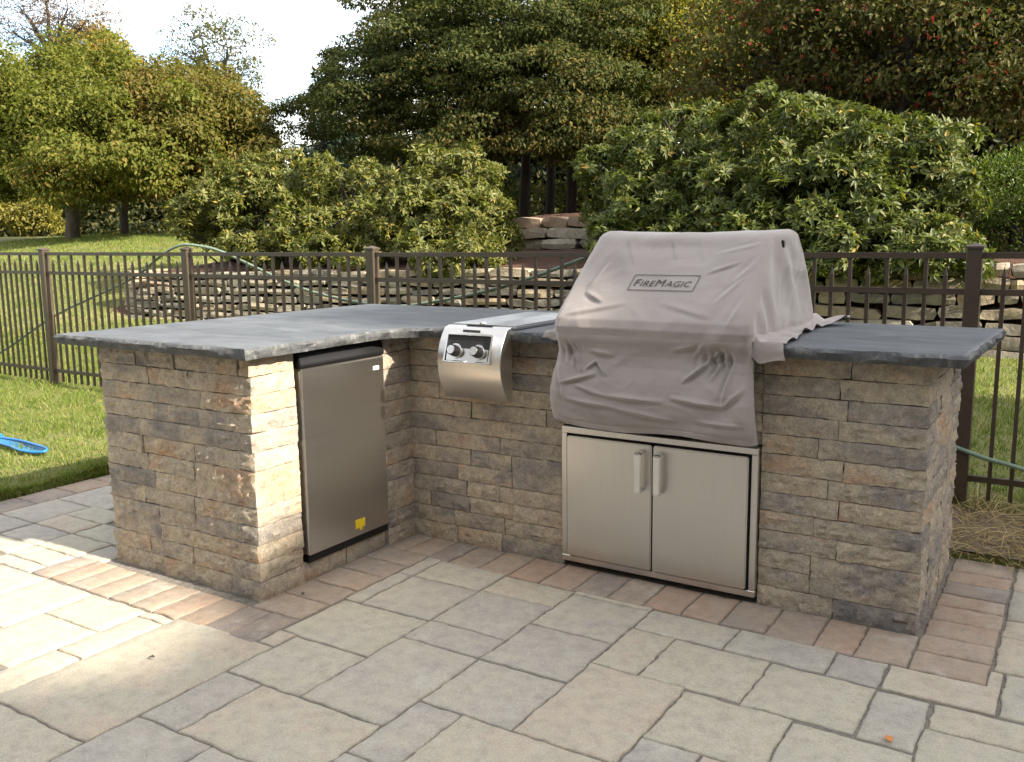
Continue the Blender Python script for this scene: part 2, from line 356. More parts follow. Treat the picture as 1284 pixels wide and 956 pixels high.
# ------------------------------------------------------------------ patio: sand bed, slabs and brick borders
patio = link('patio', mesh_np('patio', [(PX0+.002,PY0,-0.0075),(PX1,PY0,-0.0075),(PX1,PY1-.002,-0.0075),(PX0+.002,PY1-.002,-0.0075)], [(0,1,2,3)]), M_JOINT); tag(patio, kind='structure')
covered = []
def paver(x0, x1, y0, y1, m=None, name='paver', gap=0.0036, notch=None):
    covered.append((x0,x1,y0,y1)); m = m or M_PAVER
    x0 += gap; x1 -= gap; y0 += gap; y1 -= gap
    nx = max(3, int((x1-x0)/0.02)); ny = max(3, int((y1-y0)/0.02)); nx = min(nx, 18); ny = min(ny, 18)
    U, F = lattice(nx, ny, 2); F = [f for f in F if not all(U[i][2] == 0 for i in f)]
    # unequal spacing: a thin rim close to each edge, so the arris is narrow
    def rim(u, n, L):
        e = 0.006/L; return np.where(np.isclose(u, 1/n), e, np.where(np.isclose(u, 1-1/n), 1-e, u))
    cx, cy = (x0+x1)/2, (y0+y1)/2; V = []; lift = random.uniform(-.0015,.0015)
    tx, ty = random.uniform(-.004,.004), random.uniform(-.004,.004)
    ux = rim(U[:,0], nx, x1-x0); uy = rim(U[:,1], ny, y1-y0)
    for i in range(len(U)):
        u, v, k = ux[i], uy[i], U[i,2]
        X = x0+(x1-x0)*u; Y = y0+(y1-y0)*v
        onx = U[i,0] in (0,1); ony = U[i,1] in (0,1)
        wob = 0.0050
        if onx or ony or min(u,1-u)*(x1-x0) < .008 or min(v,1-v)*(y1-y0) < .008:
            X += wob*nz3(X*18, Y*18, 3.1) + .0065*nz3(X*55, Y*55, 1.1)*(1 if onx else .35); Y += wob*nz3(X*18, Y*18, 9.7) + .0065*nz3(X*55, Y*55, 5.1)*(1 if ony else .35)
        Z = lift + tx*(X-cx) + ty*(Y-cy) + 0.0016*nz3(X*14, Y*14, 0.5)
        if k == 0: Z = -0.03
        elif k == 0.5: Z = -0.008
        elif onx or ony: Z -= 0.0035
        V.append((X-cx, Y-cy, Z))
    me = mesh_np(name, V, F)
    return link(name, me, m, patio, True, (cx, cy, 0))
SL = [(-.14,.31,-1.77,-1.12),(.31,.47,-1.61,-1.31),(.31,.615,-1.31,-1.02),(.615,.92,-1.31,-.85),(.47,.92,-1.61,-1.31),(.31,.61,-1.92,-1.61),(.61,.92,-1.92,-1.61),
 (-.14,.31,-2.07,-1.77),(.92,1.07,-1.45,-1.15),(.92,1.07,-1.75,-1.45),(1.07,1.53,-1.60,-1.15),(.92,1.225,-1.15,-.85),(.92,1.225,-.85,-.55),(.92,1.225,-.55,-.255),
 (.92,1.225,-.255,-.225),(.615,.92,-.85,-.70),(.615,.92,-.70,-.395),(.615,.92,-.395,-.23),(.24,.615,-1.02,-.71),(.31,.615,-.71,-.41),(.235,.31,-.71,-.41),(.235,.31,-.41,-.20),
 (.31,.615,-.41,-.22),(.235,.31,-1.12,-1.02),(1.225,1.53,-1.15,-.70),(1.225,1.38,-.70,-.41),(1.225,1.535,-.41,-.235),(1.38,1.69,-.70,-.415),(1.53,1.84,-1.0,-.71),(1.53,1.69,-1.3,-1.0),
 (1.69,1.99,-1.3,-1.0),(1.535,1.845,-.415,-.24),(1.845,1.995,-.42,-.25),(1.69,1.995,-.71,-.42),(1.995,2.14,-.72,-.43),(1.84,2.14,-1.0,-.725),(2.145,2.6,-.58,-.43),(2.14,2.6,-.88,-.58),
 (2.295,2.6,-.42,-.145),(2.26,2.56,-.14,.13),(2.26,2.56,.13,.28),(2.26,2.56,.28,.57),(2.26,2.56,.57,.84),
 (-.28,-.14,-1.19,-1.145),(-.28,-.14,-1.49,-1.19),(-.28,-.14,-1.95,-1.49),(-.59,-.28,-1.64,-1.34),(-.59,-.28,-1.34,-1.15),(-.89,-.59,-1.49,-1.15),
 (-1.20,-.89,-1.34,-1.15),(-1.20,-.89,-1.64,-1.34),(-.89,-.59,-1.80,-1.49),(-1.31,-1.02,-1.07,-.95),(-1.31,-1.02,-.95,-.78),(-1.02,-.86,-.94,-.79),(-1.31,-.86,-.78,-.62),(-1.60,-1.31,-.95,-.78),
 (-1.61,-1.31,-.78,-.63),(-1.61,-1.31,-.63,-.48),(-1.90,-1.61,-.78,-.49),(-1.90,-1.50,-.49,-.20),(-1.90,-1.61,-1.07,-.78),(-1.61,-1.31,-1.07,-.95),(-1.31,-1.02,-1.15,-1.07)]
for q in SL: paver(*q)
# the L-shaped slab at the border's corner is cut round the bricks: two arms of one piece
def lpaver():
    mb = MB(); P = [(2.003,-.418),(2.29,-.418),(2.29,-.15),(2.258,-.15),(2.258,-.258),(2.003,-.258)]
    P2 = []
    for i in range(len(P)):
        a_, b2 = Vector(P[i]), Vector(P[(i+1)%len(P)]); n = max(1, int((b2-a_).length/.03))
        for j in range(n):
            p = a_.lerp(b2, j/n); P2.append((p.x+.004*nz3(p.x*22,p.y*22,2), p.y+.004*nz3(p.x*22,p.y*22,6)))
    mb.extrude(P2, 2, -.03, .001); o = mb.build('paver', M_PAVER, patio, bevel=.003, seg=1); covered.append((2.0,2.295,-.42,-.145))
lpaver()
bw = lambda a0,a1,n: [a0+(a1-a0)*i/n for i in range(n+1)]
e_ = bw(-1.02, .235, 10)
for i in range(10): paver(e_[i], e_[i+1], -1.145, -.93 + .0, M_BRICK, 'brick_paver', .003)     # along the end of the left arm
for i in range(7):  paver(-1.02+.16*i if i else -1.02, -.86+.16*i if i < 6 else .0, -.93, -.80, M_BRICK, 'brick_paver', .003) if i == 99 else None
yy = [-.93,-.78,-.635,-.485,-.34,-.2]
for i in range(5): paver(.0, .235, yy[i], yy[i+1], M_BRICK, 'brick_paver', .003)
xx = [.0,.10,.235,.34,.48,.62,.76,.90,1.04,1.18,1.32,1.46,1.61,1.765,1.89,2.045]
for i in range(len(xx)-1): paver(xx[i], xx[i+1], (-.2 if xx[i] < .2 else -.228)-(.02 if xx[i] > 1.5 else 0), -.004 if xx[i] < 2.0 else -.004, M_BRICK, 'brick_paver', .003)
yr = [-.25,-.105,.03,.17,.31,.43,.56,.69,.84]
for i in range(8): paver(2.045, 2.256, yr[i], yr[i+1], M_BRICK, 'brick_paver', .003)
yl = np.arange(-2.9, .84, .21)
for i in range(len(yl)): paver(-2.105, -1.9, yl[i], min(yl[i]+.21,.84), M_BRICK, 'brick_paver', .003)
# the rest of the terrace, laid at random on the same 15 cm module
def free(x0,x1,y0,y1): return all(x1 <= c[0]+.012 or x0 >= c[1]-.012 or y1 <= c[2]+.012 or y0 >= c[3]-.012 for c in covered)
covered.append((-.86, 2.045, -.93, .84)) ; covered.append((-.86,0.0,-.93,.84))
gxs = [-1.90]+[round(-1.61+.15*i+ (0.0),3) for i in range(0, 40)]
def fill():
    y = -3.05
    mod = .1525; X0 = -1.9; nX = 42; nY = 26; Y0 = -3.13
    used = np.zeros((nX, nY), bool)
    for i in range(nX):
        for j in range(nY):
            if not free(X0+i*mod+.02, X0+(i+1)*mod-.02, Y0+j*mod+.02, Y0+(j+1)*mod-.02): used[i,j] = True
    for j in range(nY):
        for i in range(nX):
            if used[i,j]: continue
            opts = [(2,2),(3,2),(2,3),(1,2),(2,1),(3,3)]; random.shuffle(opts)
            for wd, hd in opts+[(1,1)]:
                if i+wd <= nX and j+hd <= nY and not used[i:i+wd, j:j+hd].any():
                    used[i:i+wd, j:j+hd] = True
                    x0, x1, y0, y1 = X0+i*mod, X0+(i+wd)*mod, Y0+j*mod, Y0+(j+hd)*mod
                    # snap to neighbours so that no wide joints remain, without overlap
                    for c in list(covered):
                        if not (x1 <= c[0] or x0 >= c[1] or y1 <= c[2] or y0 >= c[3]):
                            ox = min(x1-c[0], c[1]-x0); oy = min(y1-c[2], c[3]-y0)
                            if ox < oy:
                                if x1-c[0] < c[1]-x0: x1 = c[0]
                                else: x0 = c[1]
                            else:
                                if y1-c[2] < c[3]-y0: y1 = c[2]
                                else: y0 = c[3]
                    if x1-x0 > .05 and y1-y0 > .05: paver(x0, x1, y0, y1)
                    break
fill()

# ------------------------------------------------------------------ outdoor kitchen island
isl = thing('kitchen_island', 'L-shaped outdoor kitchen island of tan split stone blocks with dark slate counter', 'kitchen island', (0.3, 0.2, 0))
H0 = 0.876; NR = 13; CH = H0/NR
def rowz(r0, r1): return H0-(r1+1)*CH, H0-r0*CH
def block(x0, x1, y0, y1, z0, z1, rough, gap=0.0013, amp=0.011):
    x0 += gap; x1 -= gap; y0 += gap; y1 -= gap; z0 += gap; z1 -= gap
    if z0 < .01: z0 = -0.012
    nx = min(24, max(3, int((x1-x0)/.013))); ny = min(16, max(2, int((y1-y0)/.016))); nz = 6 if z1-z0 < .09 else 11
    if not ('-x' in rough or '+x' in rough): ny = 2
    U, F = lattice(nx, ny, nz); c = ((x0+x1)/2, (y0+y1)/2, z0); V = []; sd_ = random.uniform(0, 50)
    tilt = random.uniform(-.004,.004); tilt2 = random.uniform(-.004,.004)
    for u in U:
        X = x0+(x1-x0)*u[0]; Y = y0+(y1-y0)*u[1]; Z = z0+(z1-z0)*u[2]
        def ed(p, L): d = min(p, 1-p)*L; return min(1.0, d/.022)
        ex, ey, ez = ed(u[0], x1-x0), ed(u[1], y1-y0), ed(u[2], z1-z0)
        n1 = nz3(X*16+sd_, Y*16, Z*22); n2 = nz3(X*42+sd_, Y*42, Z*60); n3 = nz3(X*90, Y*90+sd_, Z*110)
        n4 = nz3(X*180, Y*180+sd_, Z*190); h = amp*(0.45*n1+0.60*n2+0.62*n3+.40*n4)
        if '-y' in rough and u[1] == 0: Y -= -0.003*(1-min(ex,ez)) + h*(.55+.45*min(ex,ez)) + tilt*(u[0]-.5)*2 + tilt2*(u[2]-.5)
        if '+x' in rough and u[0] == 1: X += -0.003*(1-min(ey,ez)) + h*(.55+.45*min(ey,ez)) + tilt2*(u[1]-.5)*2
        if '-x' in rough and u[0] == 0: X -= -0.003*(1-min(ey,ez)) + h
        # wavering arrises
        if u[2] in (0,1): Z += .0028*nz3(X*30, Y*30, sd_)
        if u[0] in (0,1) and '-y' in rough and u[1] == 0: X += .003*nz3(Z*40, sd_, 3)
        V.append((X-c[0], Y-c[1], Z-c[2]))
    me = mesh_np('stone_block', V, F); o = link('stone_block', me, M_STONE, isl, True, (c[0]-.3, c[1]-.2, c[2]))
    me.set_sharp_from_angle(angle=R(32))
# end face of the left arm: x -0.85..0 at y = -0.884; the last block of each course is the corner post (0.22 deep)
EY, EX = -0.884, -0.85
END = [[.26,.53,.93],[.34,.62],[.26,.69],[.37,.67],[.26,.92],[.27,.63],[.30,.62],[.35,.62],[.26,.61],[.36,.60],[.36,.60],[.27,.57],[.37,.57]]
DBL = {('E',6,'last'):1, ('E',9,0):1}
skip = set()
for r, fr in enumerate(END):
    xsb = [EX]+[EX*(1-f) for f in fr]+[0.0]
    for i in range(len(xsb)-1):
        last = i == len(xsb)-2
        key = ('E', r, i)
        if key in skip: continue
        r1 = r
        if r == 6 and last: r1 = 7; skip.add(('E',7,len(END[7])))
        if r == 9 and i == 0: r1 = 10; skip.add(('E',10,0))
        x0, x1 = xsb[i], xsb[i+1]
        if r1 > r and last: x0 = EX*(1-.62)
        z0, z1 = rowz(r, r1)
        block(x0, x1, EY, -.665 if last else EY+.10, z0, z1, ('-y','+x') if last else ('-y','-x') if i == 0 else ('-y',))
# short return between refrigerator and inner corner: faces +x, y -0.18..0
for r in range(NR):
    z0, z1 = rowz(r, r)
    if r in (10,): continue
    if r == 9: z0, z1 = rowz(9, 10)
    block(-.11, 0.0, -.180, .004, z0, z1, ('+x',))
# plinth course below the refrigerator
zb0, zb1 = rowz(12, 12)
block(-.12, -.012, -.663, -.425, zb0, zb1, ('+x',), amp=.006); block(-.12, -.012, -.425, -.182, zb0, zb1, ('+x',), amp=.006)
# grill wall left of the access doors (x 0..0.745) and right of them (1.512..2.034), y = 0
GL = [[.33,.72],[.50,.83],[.24,.62],[.19,.58,.86],[.29,.41,.89],[.29,.67],[.16,.60],[.40,.67],[.31,.67],[.37,.59],[.11,.39,.68],[.28,.62],[.30,.60]]
for r, fr in enumerate(GL):
    xb = [-0.02]+[.745*f for f in fr]+[.743]
    for i in range(len(xb)-1):
        if r == 8 and i == len(xb)-2: continue
        r1 = 8 if (r == 7 and i == len(xb)-2) else r
        z0, z1 = rowz(r, r1); block(xb[i], xb[i+1], 0.0, .10, z0, z1, ('-y',), amp=.009)
GR = [.54,.48,.53,.48,.36,.52,.43,.50,.35,.50,.34,.34,.49]
for r, f in enumerate(GR):
    xa, xb2 = 1.512, 2.034; xm = xa+(xb2-xa)*f
    z0, z1 = rowz(r, r); block(xa, xm, 0.0, .10, z0, z1, ('-y',), amp=.010)
    if r == 11: continue
    r1 = 11 if r == 10 else r
    z0, z1 = rowz(r, r1); dp = (.20,.33,.26,.14,.30)[r%5]
    block(xm, xb2, 0.0, dp, z0, z1, ('-y','+x'), amp=.011)
    ym = dp+(.755-dp)*(.42,.55,.48)[r%3]
    block(1.90, xb2, dp, ym, z0, z1, ('+x',)); block(1.90, xb2, ym, .755, z0, z1, ('+x',))
# above and below the access doors
for r in range(0, 5):
    z0, z1 = rowz(r, r); z0 = max(z0, .560)
    if z1-z0 > .02:
        block(.743, 1.12+.08*(r%2), 0.004, .10, z0, z1, ('-y',)); block(1.12+.08*(r%2), 1.512, 0.004, .10, z0, z1, ('-y',))
core = MB().box((.005,.101,-.01),(1.899,.754,.8755)).box((-.849,-.780,-.01),(-.36,.754,.8752)).box((-.359,-.1802,-.01),(-.1095,.10,.875)).box((-.359,.1005,-.01),(.004,.7535,.8748)).box((-.359,-.78,-.01),(-.12,-.667,.875))
core.build('wall_core', M_CORE, isl)
MB().box((-.357,-.664,.0),(-.121,-.181,.062)).build('plinth', M_CORE, isl)

# countertop with chiselled edge
def slate():
    m, nt, b = mat('slate_top', rough=0.5); t = N(nt, 'ShaderNodeTexCoord'); mp_ = N(nt, 'ShaderNodeMapping'); mp_.inputs['Scale'].default_value = (1.0,2.6,1); mp_.inputs['Rotation'].default_value = (0,0,.25)
    nt.links.new(t.outputs['Object'], mp_.inputs[0]); f = noise_n(nt, mp_.outputs[0], 2.6, 8, 0.62, 1.4); g = noise_n(nt, t.outputs['Object'], 70, 5, 0.7); q = noise_n(nt, t.outputs['Object'], 7, 5, .6)
    r = ramp(nt, [(0.28,(0.046,0.053,0.062)),(0.5,(0.080,0.089,0.101)),(0.66,(0.122,0.132,0.145)),(0.8,(0.185,0.192,0.20))]); nt.links.new(f, r.inputs[0])
    nt.links.new(r.outputs[0], b.inputs['Base Color'])
    rr = N(nt, 'ShaderNodeMath', operation='MULTIPLY_ADD'); rr.inputs[1].default_value = 0.35; rr.inputs[2].default_value = 0.30; nt.links.new(q, rr.inputs[0]); nt.links.new(rr.outputs[0], b.inputs['Roughness'])
    h = N(nt, 'ShaderNodeMath', operation='MULTIPLY_ADD'); h.inputs[1].default_value = 0.4; nt.links.new(g, h.inputs[0]); nt.links.new(q, h.inputs[2])
    bump(nt, b, h.outputs[0], 0.45, 0.006); return m
def slate_edge():
    m, nt, b = mat('slate_broken_edge', rough=0.75); t = N(nt, 'ShaderNodeTexCoord')
    f = noise_n(nt, t.outputs['Object'], 26, 7, 0.7, 0.5); r = ramp(nt, [(0.32,(0.04,0.044,0.05)),(0.54,(0.095,0.10,0.105)),(0.72,(0.24,0.24,0.235))]); nt.links.new(f, r.inputs[0])
    nt.links.new(r.outputs[0], b.inputs['Base Color']); bump(nt, b, f, 1.0, 0.012); return m
def countertop():
    P = [(-1.02,-.952),(.062,-.950)]
    P += [(.062,-.30)]; cx, cy, r = .275, -.30, .213
    for i in range(1, 9):
        an = math.pi - (math.pi/2)*i/8; P.append((cx+r*math.cos(an), cy+r*math.sin(an)))
    P += [(2.135,-.085),(2.165,.79),(-.905,.80)]
    O = []
    for i in range(len(P)):
        a_, b2 = Vector(P[i]), Vector(P[(i+1)%len(P)]); n = max(1, round((b2-a_).length/.022))
        O += [a_.lerp(b2, j/n) for j in range(n)]
    n = len(O); zt = .9185
    nrm = []
    for i in range(n):
        t = (O[(i+1)%n]-O[i-1]).normalized(); nrm.append(Vector((t.y,-t.x)))
    rings = []
    for k, (off, z, am) in enumerate(((-.016,zt,.0),(-.004,zt-.0025,.007),(.004,zt-.013,.010),(.0,zt-.027,.011),(-.008,.878,.008))):
        rg = []
        for i, p in enumerate(O):
            d = off + am*(nz3(p.x*14, p.y*14, k*.9)+.6*nz3(p.x*45, p.y*45, k*2.3)); q = p+nrm[i]*d
            rg.append((q.x, q.y, z + (0 if k in (0,4) else .003*nz3(p.x*30,p.y*30,k+7))))
        rings.append(rg)
    V = [v for rg in rings for v in rg]; F = []; mi = []
    for k in range(4):
        for i in range(n):
            j = (i+1)%n; F.append((k*n+j, k*n+i, (k+1)*n+i, (k+1)*n+j)[::-1]); mi.append(0 if k == 0 else 1)
    F.append(tuple(range(n))); mi.append(0); F.append(tuple(4*n+i for i in range(n-1,-1,-1))); mi.append(0)
    me = mesh_np('countertop', np.array(V)-np.array([.3,.2,0]), F)
    o = link('countertop', me, [slate(), slate_edge()], isl); me.polygons.foreach_set('material_index', np.array(mi, dtype=np.int32))
    me.polygons.foreach_set('use_smooth', np.array([len(f) == 4 for f in F])); me.set_sharp_from_angle(angle=R(50))
    o['label'] = 'dark blue-grey slate counter slab with chiselled edge'
countertop()

# ------------------------------------------------------------------ refrigerator in the left arm
fr = thing('refrigerator', 'built-in undercounter refrigerator with stainless door and black top trim', 'refrigerator', (-.17,-.42,.065))
MB().box((-.345,-.648,.085),(-.036,-.192,.862)).build('cabinet', M_BLACK, fr)
d = MB().box((-.034,-.652,.096),(.012,-.187,.806)).build('door', M_STEEL_H, fr, bevel=.006, seg=3, angle=35)
tr = MB().extrude([(-.034,.808),(.010,.808),(.016,.822),(.006,.846),(-.004,.869),(-.034,.869)], 1, -.652, -.187)
tr.build('top_trim', M_BLACK, fr, bevel=.002)
MB().box((-.034,-.648,.066),(.004,-.190,.094)).build('kick_strip', M_BLACK, fr, bevel=.002)
MB().box((.0125,-.256,.752),(.0150,-.222,.768)).build('badge', M_WHITE, fr, bevel=.001, seg=1)
MB().box((.0125,-.395,.130),(.0145,-.340,.164)).build('sticker', M_YELLOW, fr)
MB().box((.0125,-.372,.119),(.0145,-.355,.1295)).build('sticker_tab', M_YELLOW, fr)
for y_, z_ in ((-.60,.065),(-.24,.065)): MB().tube([(-.05,y_,.064),(-.05,y_,.088)], .014, 10).build('foot', M_BLACK, fr)

# ------------------------------------------------------------------ access doors
ac = thing('access_doors', 'pair of stainless steel access doors framed in the stone wall under the grill', 'cabinet doors', (1.1275,-.01,.02))
fm = MB()
for a_, b2 in (((.745,-.022,.532),(1.510,.02,.556)),((.745,-.022,.022),(1.510,.02,.046)),((.745,-.0215,.046),(.768,.02,.532)),((1.487,-.0215,.046),(1.510,.02,.532))): fm.box(a_, b2)
fm.build('frame', M_STEEL_V, ac, bevel=.002, seg=1)
MB().box((.768,-.004,.046),(1.487,.03,.532)).build('recess', M_DARK, ac)
for x0, x1, s in ((.774,1.1235,1),(1.1295,1.480,-1)):
    dr = MB().box((x0,-.034,.051),(x1,-.006,.524)).build('door', M_STEEL_V, ac, bevel=.004, seg=2, angle=35)
    hx = x1-.028-.022 if s > 0 else x0+.018
    hb = MB()
    prof = [(-.0345,.350),(-.074,.350),(-.078,.354),(-.078,.498),(-.074,.502),(-.0345,.502),(-.0345,.490),(-.066,.490),(-.066,.362),(-.0345,.362)]
    hb.extrude(prof, 0, hx, hx+.026); hb.build('handle', M_STEEL_P, dr, bevel=.003, seg=2, angle=35)

# ------------------------------------------------------------------ side burner
sb = thing('side_burner', 'stainless steel double side burner with two black control knobs on counter', 'side burner', (.385,.2,.64))
prof = [(-.088,.933),(-.118,.926),(-.138,.900),(-.156,.868),(-.168,.832),(-.173,.795),(-.170,.757),(-.160,.718),(-.144,.682),(-.128,.655),(-.120,.648),(-.0875,.646)]
sk = MB(); X0, X1 = .272, .566
sk.extrude(prof, 0, X0, X1); fp = sk.build('control_box', M_STEEL_V, sb, bevel=.0015, seg=1, angle=32)
def bpt(t, off=0.0):
    """point and normal on the sloped upper front, t = 0 top .. 1"""
    a_, b2 = Vector((-.1385,.900)), Vector((-.172,.797)); p = a_.lerp(b2, t); n = Vector((-(a_.y-b2.y), -(b2.x-a_.x)*-1)); n = Vector((b2.y-a_.y, -(b2.x-a_.x))).normalized()
    if n.x > 0: n = -n
    return p+n*off, n
def slab(x0, x1, t0, t1, o0, o1, nm, m, par, bev=.001):
    q = [bpt(t0,o0)[0], bpt(t0,o1)[0], bpt(t1,o1)[0], bpt(t1,o0)[0]]
    return MB().extrude([tuple(v) for v in q], 0, x0, x1).build(nm, m, par, bevel=bev, seg=1)
slab(.316,.518,.03,.98,.0008,.010,'panel_recess', M_DARK, fp, 0)
slab(.321,.513,.50,.96,.0105,.014,'control_panel', M_STEEL_P, fp)
for a_, b2 in ((.308,.317),(.517,.526)): slab(a_, b2, -.03, 1.02, .0008, .016, 'panel_frame', M_STEEL_P, fp)
slab(.317,.517,-.06,.03,.0008,.016,'panel_frame', M_STEEL_P, fp); slab(.317,.517,.975,1.03,.0008,.016,'panel_frame', M_STEEL_P, fp)
slab(.375,.455,-.19,-.10,.003,.006,'maker_plate', M_DARK, fp, 0)
for kx in (.362,.468):
    p, n = bpt(.62,.014); q = Vector((kx, p.x, p.y)); nn = Vector((0, n.x, n.y))
    k = MB().tube([q, q+nn*.006], .030, 20).build('knob', M_STEEL_P, sb, bevel=.002)
    MB().tube([q+nn*.0065, q+nn*.024, q+nn*.032], [.023,.021,.020], 20).build('knob_grip', M_BLACK, k)
    MB().tube([q+nn*.0325, q+nn*.036], [.0175,.0165], 20).build('knob_cap', M_STEEL_P, k)
MB().box((.265,-.070,.9195),(.572,.53,.936)).build('lid', M_STEEL_L, sb, bevel=.006, seg=2, angle=35)
MB().tube([(.422,-.085,.9405),(.422,-.055,.9405)], .006, 8).build('lid_catch', M_STEEL_P, sb)
MB().box((.36,-.095,.9335),(.48,-.075,.9365)).build('vent_slot', M_DARK, sb)

# ------------------------------------------------------------------ grill under its cover
gr = thing('gas_grill', 'stainless steel gas grill hidden under the taupe fabric cover', 'grill', (1.15,.2,.62))
MB().extrude([(.0,.921),(.56,.921),(.56,1.08),(.42,1.225),(.16,1.225),(-.07,.965),(-.07,.921)], 0, .845, 1.455).build('hood', M_STEEL_P, gr)
MB().box((.800,-.104,.640),(1.509,-.091,.868)).build('front_panel', M_STEEL_V, gr, bevel=.003)

cov = thing('grill_cover', 'wrinkled taupe fabric cover with printed lettering draped over the grill', 'grill cover', (1.15,.2,.6))
def fabric():
    m, nt, b = mat('taupe_fabric', (0.25,0.215,0.215), 0.82); b.inputs['Sheen Weight'].default_value = 0.35; b.inputs['Sheen Roughness'].default_value = .5
    t = N(nt, 'ShaderNodeTexCoord'); f = noise_n(nt, t.outputs['Object'], 5, 5, .6); g = noise_n(nt, t.outputs['Object'], 400, 2, .5)
    r = ramp(nt, [(0.3,(0.272,0.240,0.228)),(0.7,(0.332,0.296,0.280))]); nt.links.new(f, r.inputs[0]); nt.links.new(r.outputs[0], b.inputs['Base Color'])
    cv = noise_n(nt, t.outputs['Object'], 9, 5, .5, 1.2)
    h = N(nt, 'ShaderNodeMath', operation='MULTIPLY_ADD'); h.inputs[1].default_value = 0.03; nt.links.new(g, h.inputs[0]); nt.links.new(cv, h.inputs[2])
    bump(nt, b, h.outputs[0], 0.30, 0.012); return m
M_FAB = fabric(); M_FAB2, _, _ = mat('fabric_print', (0.045,0.035,0.038), 0.8)
def ridge(v): return 1-abs(v)*2        # sharp crease profile from noise
def crease(x, y, z, s=1.0):
    a_ = nz3(x*6*s+3, y*6*s, z*7*s); b2 = nz3(x*13*s, y*13*s+4, z*10*s)
    return .55*max(0, 1-abs(a_)*5) + .30*max(0, 1-abs(b2)*4)
def ext(z):
    zs_ = [.900,.925,.955,.985,1.02,1.10,1.20,1.265,1.285]
    xl = np.interp(z, zs_, [.786,.784,.783,.784,.788,.796,.806,.813,.822]); xr = np.interp(z, zs_, [1.504,1.508,1.512,1.510,1.506,1.500,1.494,1.488,1.478])
    yf = np.interp(z, zs_, [-.142,-.153,-.160,-.150,-.118,-.036,.066,.138,.168]); yb = np.interp(z, zs_, [.645,.643,.640,.636,.630,.600,.53,.47,.45])
    return xl, xr, yf, yb
def front_pt(x, z):
    """front of the cover above the hem roll (for the print)"""
    xl, xr, yf, yb = ext(z); u = (x-xl)/(xr-xl); y = yf - disp(x, yf, z, 'f', u)
    return Vector((x, y, z))
def pxz(px, py, Y): p = at(px, py, Y); return (p[0], p[2])
def fold_list(L, Y): return [(pxz(660+a_/3.057, 270+b2/3.057, Y), pxz(660+c/3.057, 270+d_/3.057, Y), w_*.70, dd*.9) for a_, b2, c, d_, w_, dd in L]
FOLD_A = fold_list([(428,70,434,128,.012,.006),(505,90,550,170,.012,.008),(300,190,262,290,.016,.010),(262,290,335,325,.014,.010),(150,290,215,350,.012,.008),(240,120,200,230,.016,.008),(330,90,400,190,.014,.006),
    (690,222,805,184,.012,.006),(840,240,760,330,.014,.006),(890,160,800,260,.016,.007),(900,110,700,150,.012,.005),(200,370,420,330,.018,.006),(560,330,760,380,.018,.006),(620,100,660,180,.012,.005),(870,300,830,410,.014,.007)], 0.0)
FOLD_B = fold_list([(225,590,262,560,.010,.009),(262,560,305,615,.012,.009),(130,640,260,610,.014,.009),(165,480,205,600,.014,.010),(600,640,700,560,.014,.010),(690,560,750,520,.012,.010),(790,560,755,720,.014,.010),(830,570,845,730,.014,.009),(560,700,760,735,.016,.010),(760,735,865,640,.016,.010),
    (150,700,330,735,.018,.009),(330,735,560,790,.018,.008),(190,650,300,690,.014,.008),(300,690,520,715,.016,.008),(880,600,870,820,.012,.006),(700,470,640,540,.014,.009),(560,520,660,500,.016,.007),(760,545,700,640,.012,.009),(240,520,330,540,.016,.007),(110,560,150,700,.014,.008),(640,790,840,815,.014,.006)], -.15)
def folds(L, x, z):
    """pleats along line segments: one side raised, the other sunk"""
    d = 0.0
    for (ax, az), (bx, bz), w_, am in L:
        ex, ez = bx-ax, bz-az; l2 = ex*ex+ez*ez; t = ((x-ax)*ex+(z-az)*ez)/l2
        tt = min(1, max(0, t)); qx, qz = ax+ex*tt, az+ez*tt; di = math.hypot(x-qx, z-qz)
        if di > w_*3.2: continue
        sg = ((x-ax)*ez-(z-az)*ex)/math.sqrt(l2); taper = math.sin(math.pi*min(1,max(0,t*.84+.08)))
        d += am*taper*(1.25*math.exp(-((di)/(w_*.75))**2) - .9*math.exp(-((di-(w_*1.1 if sg > 0 else -9))/(w_*.8))**2))
    return d
def disp(x, y, z, side, u):
    """outward wrinkle displacement"""
    e = min(u, 1-u); d = 0.0
    if side == 'f':
        d += folds(FOLD_A, x, z)
        logo = max(0, 1-((x-1.15)/.17)**2)*max(0, 1-((z-1.10)/.07)**2)
        d += .0075*(crease(x*.55, y*.55, z*.6)-.15)*(1-.9*logo)
        d += .011*nz3(x*3, z*4, 1.7)*(1-.7*logo)
        # diagonal pulls from the upper corners
        d += .007*math.sin((x*.9+z*1.1)*38)*math.exp(-((u-.18)/.10)**2)*sst(1.0,1.12,z)*(1-sst(1.2,1.27,z))
        d += .006*math.sin((x*1.0-z*.9)*36)*math.exp(-((u-.86)/.09)**2)*(1-sst(1.0,1.1,z))
        d += -.012*math.exp(-((z-1.235)/.022)**2)*math.exp(-((u-.45)/.28)**2)
    else:
        d += .010*(crease(x*.6, y*.6, z*.6)-.15)+.012*nz3(x*4, y*4, z*3)
        d += .005*math.sin((y*1.3+z*1.0)*22+4*nz3(y*4,z*4,8))*sst(.92,.98,z)*(1-sst(1.2,1.27,z))*(1 if side == 'r' else .6)
    return d
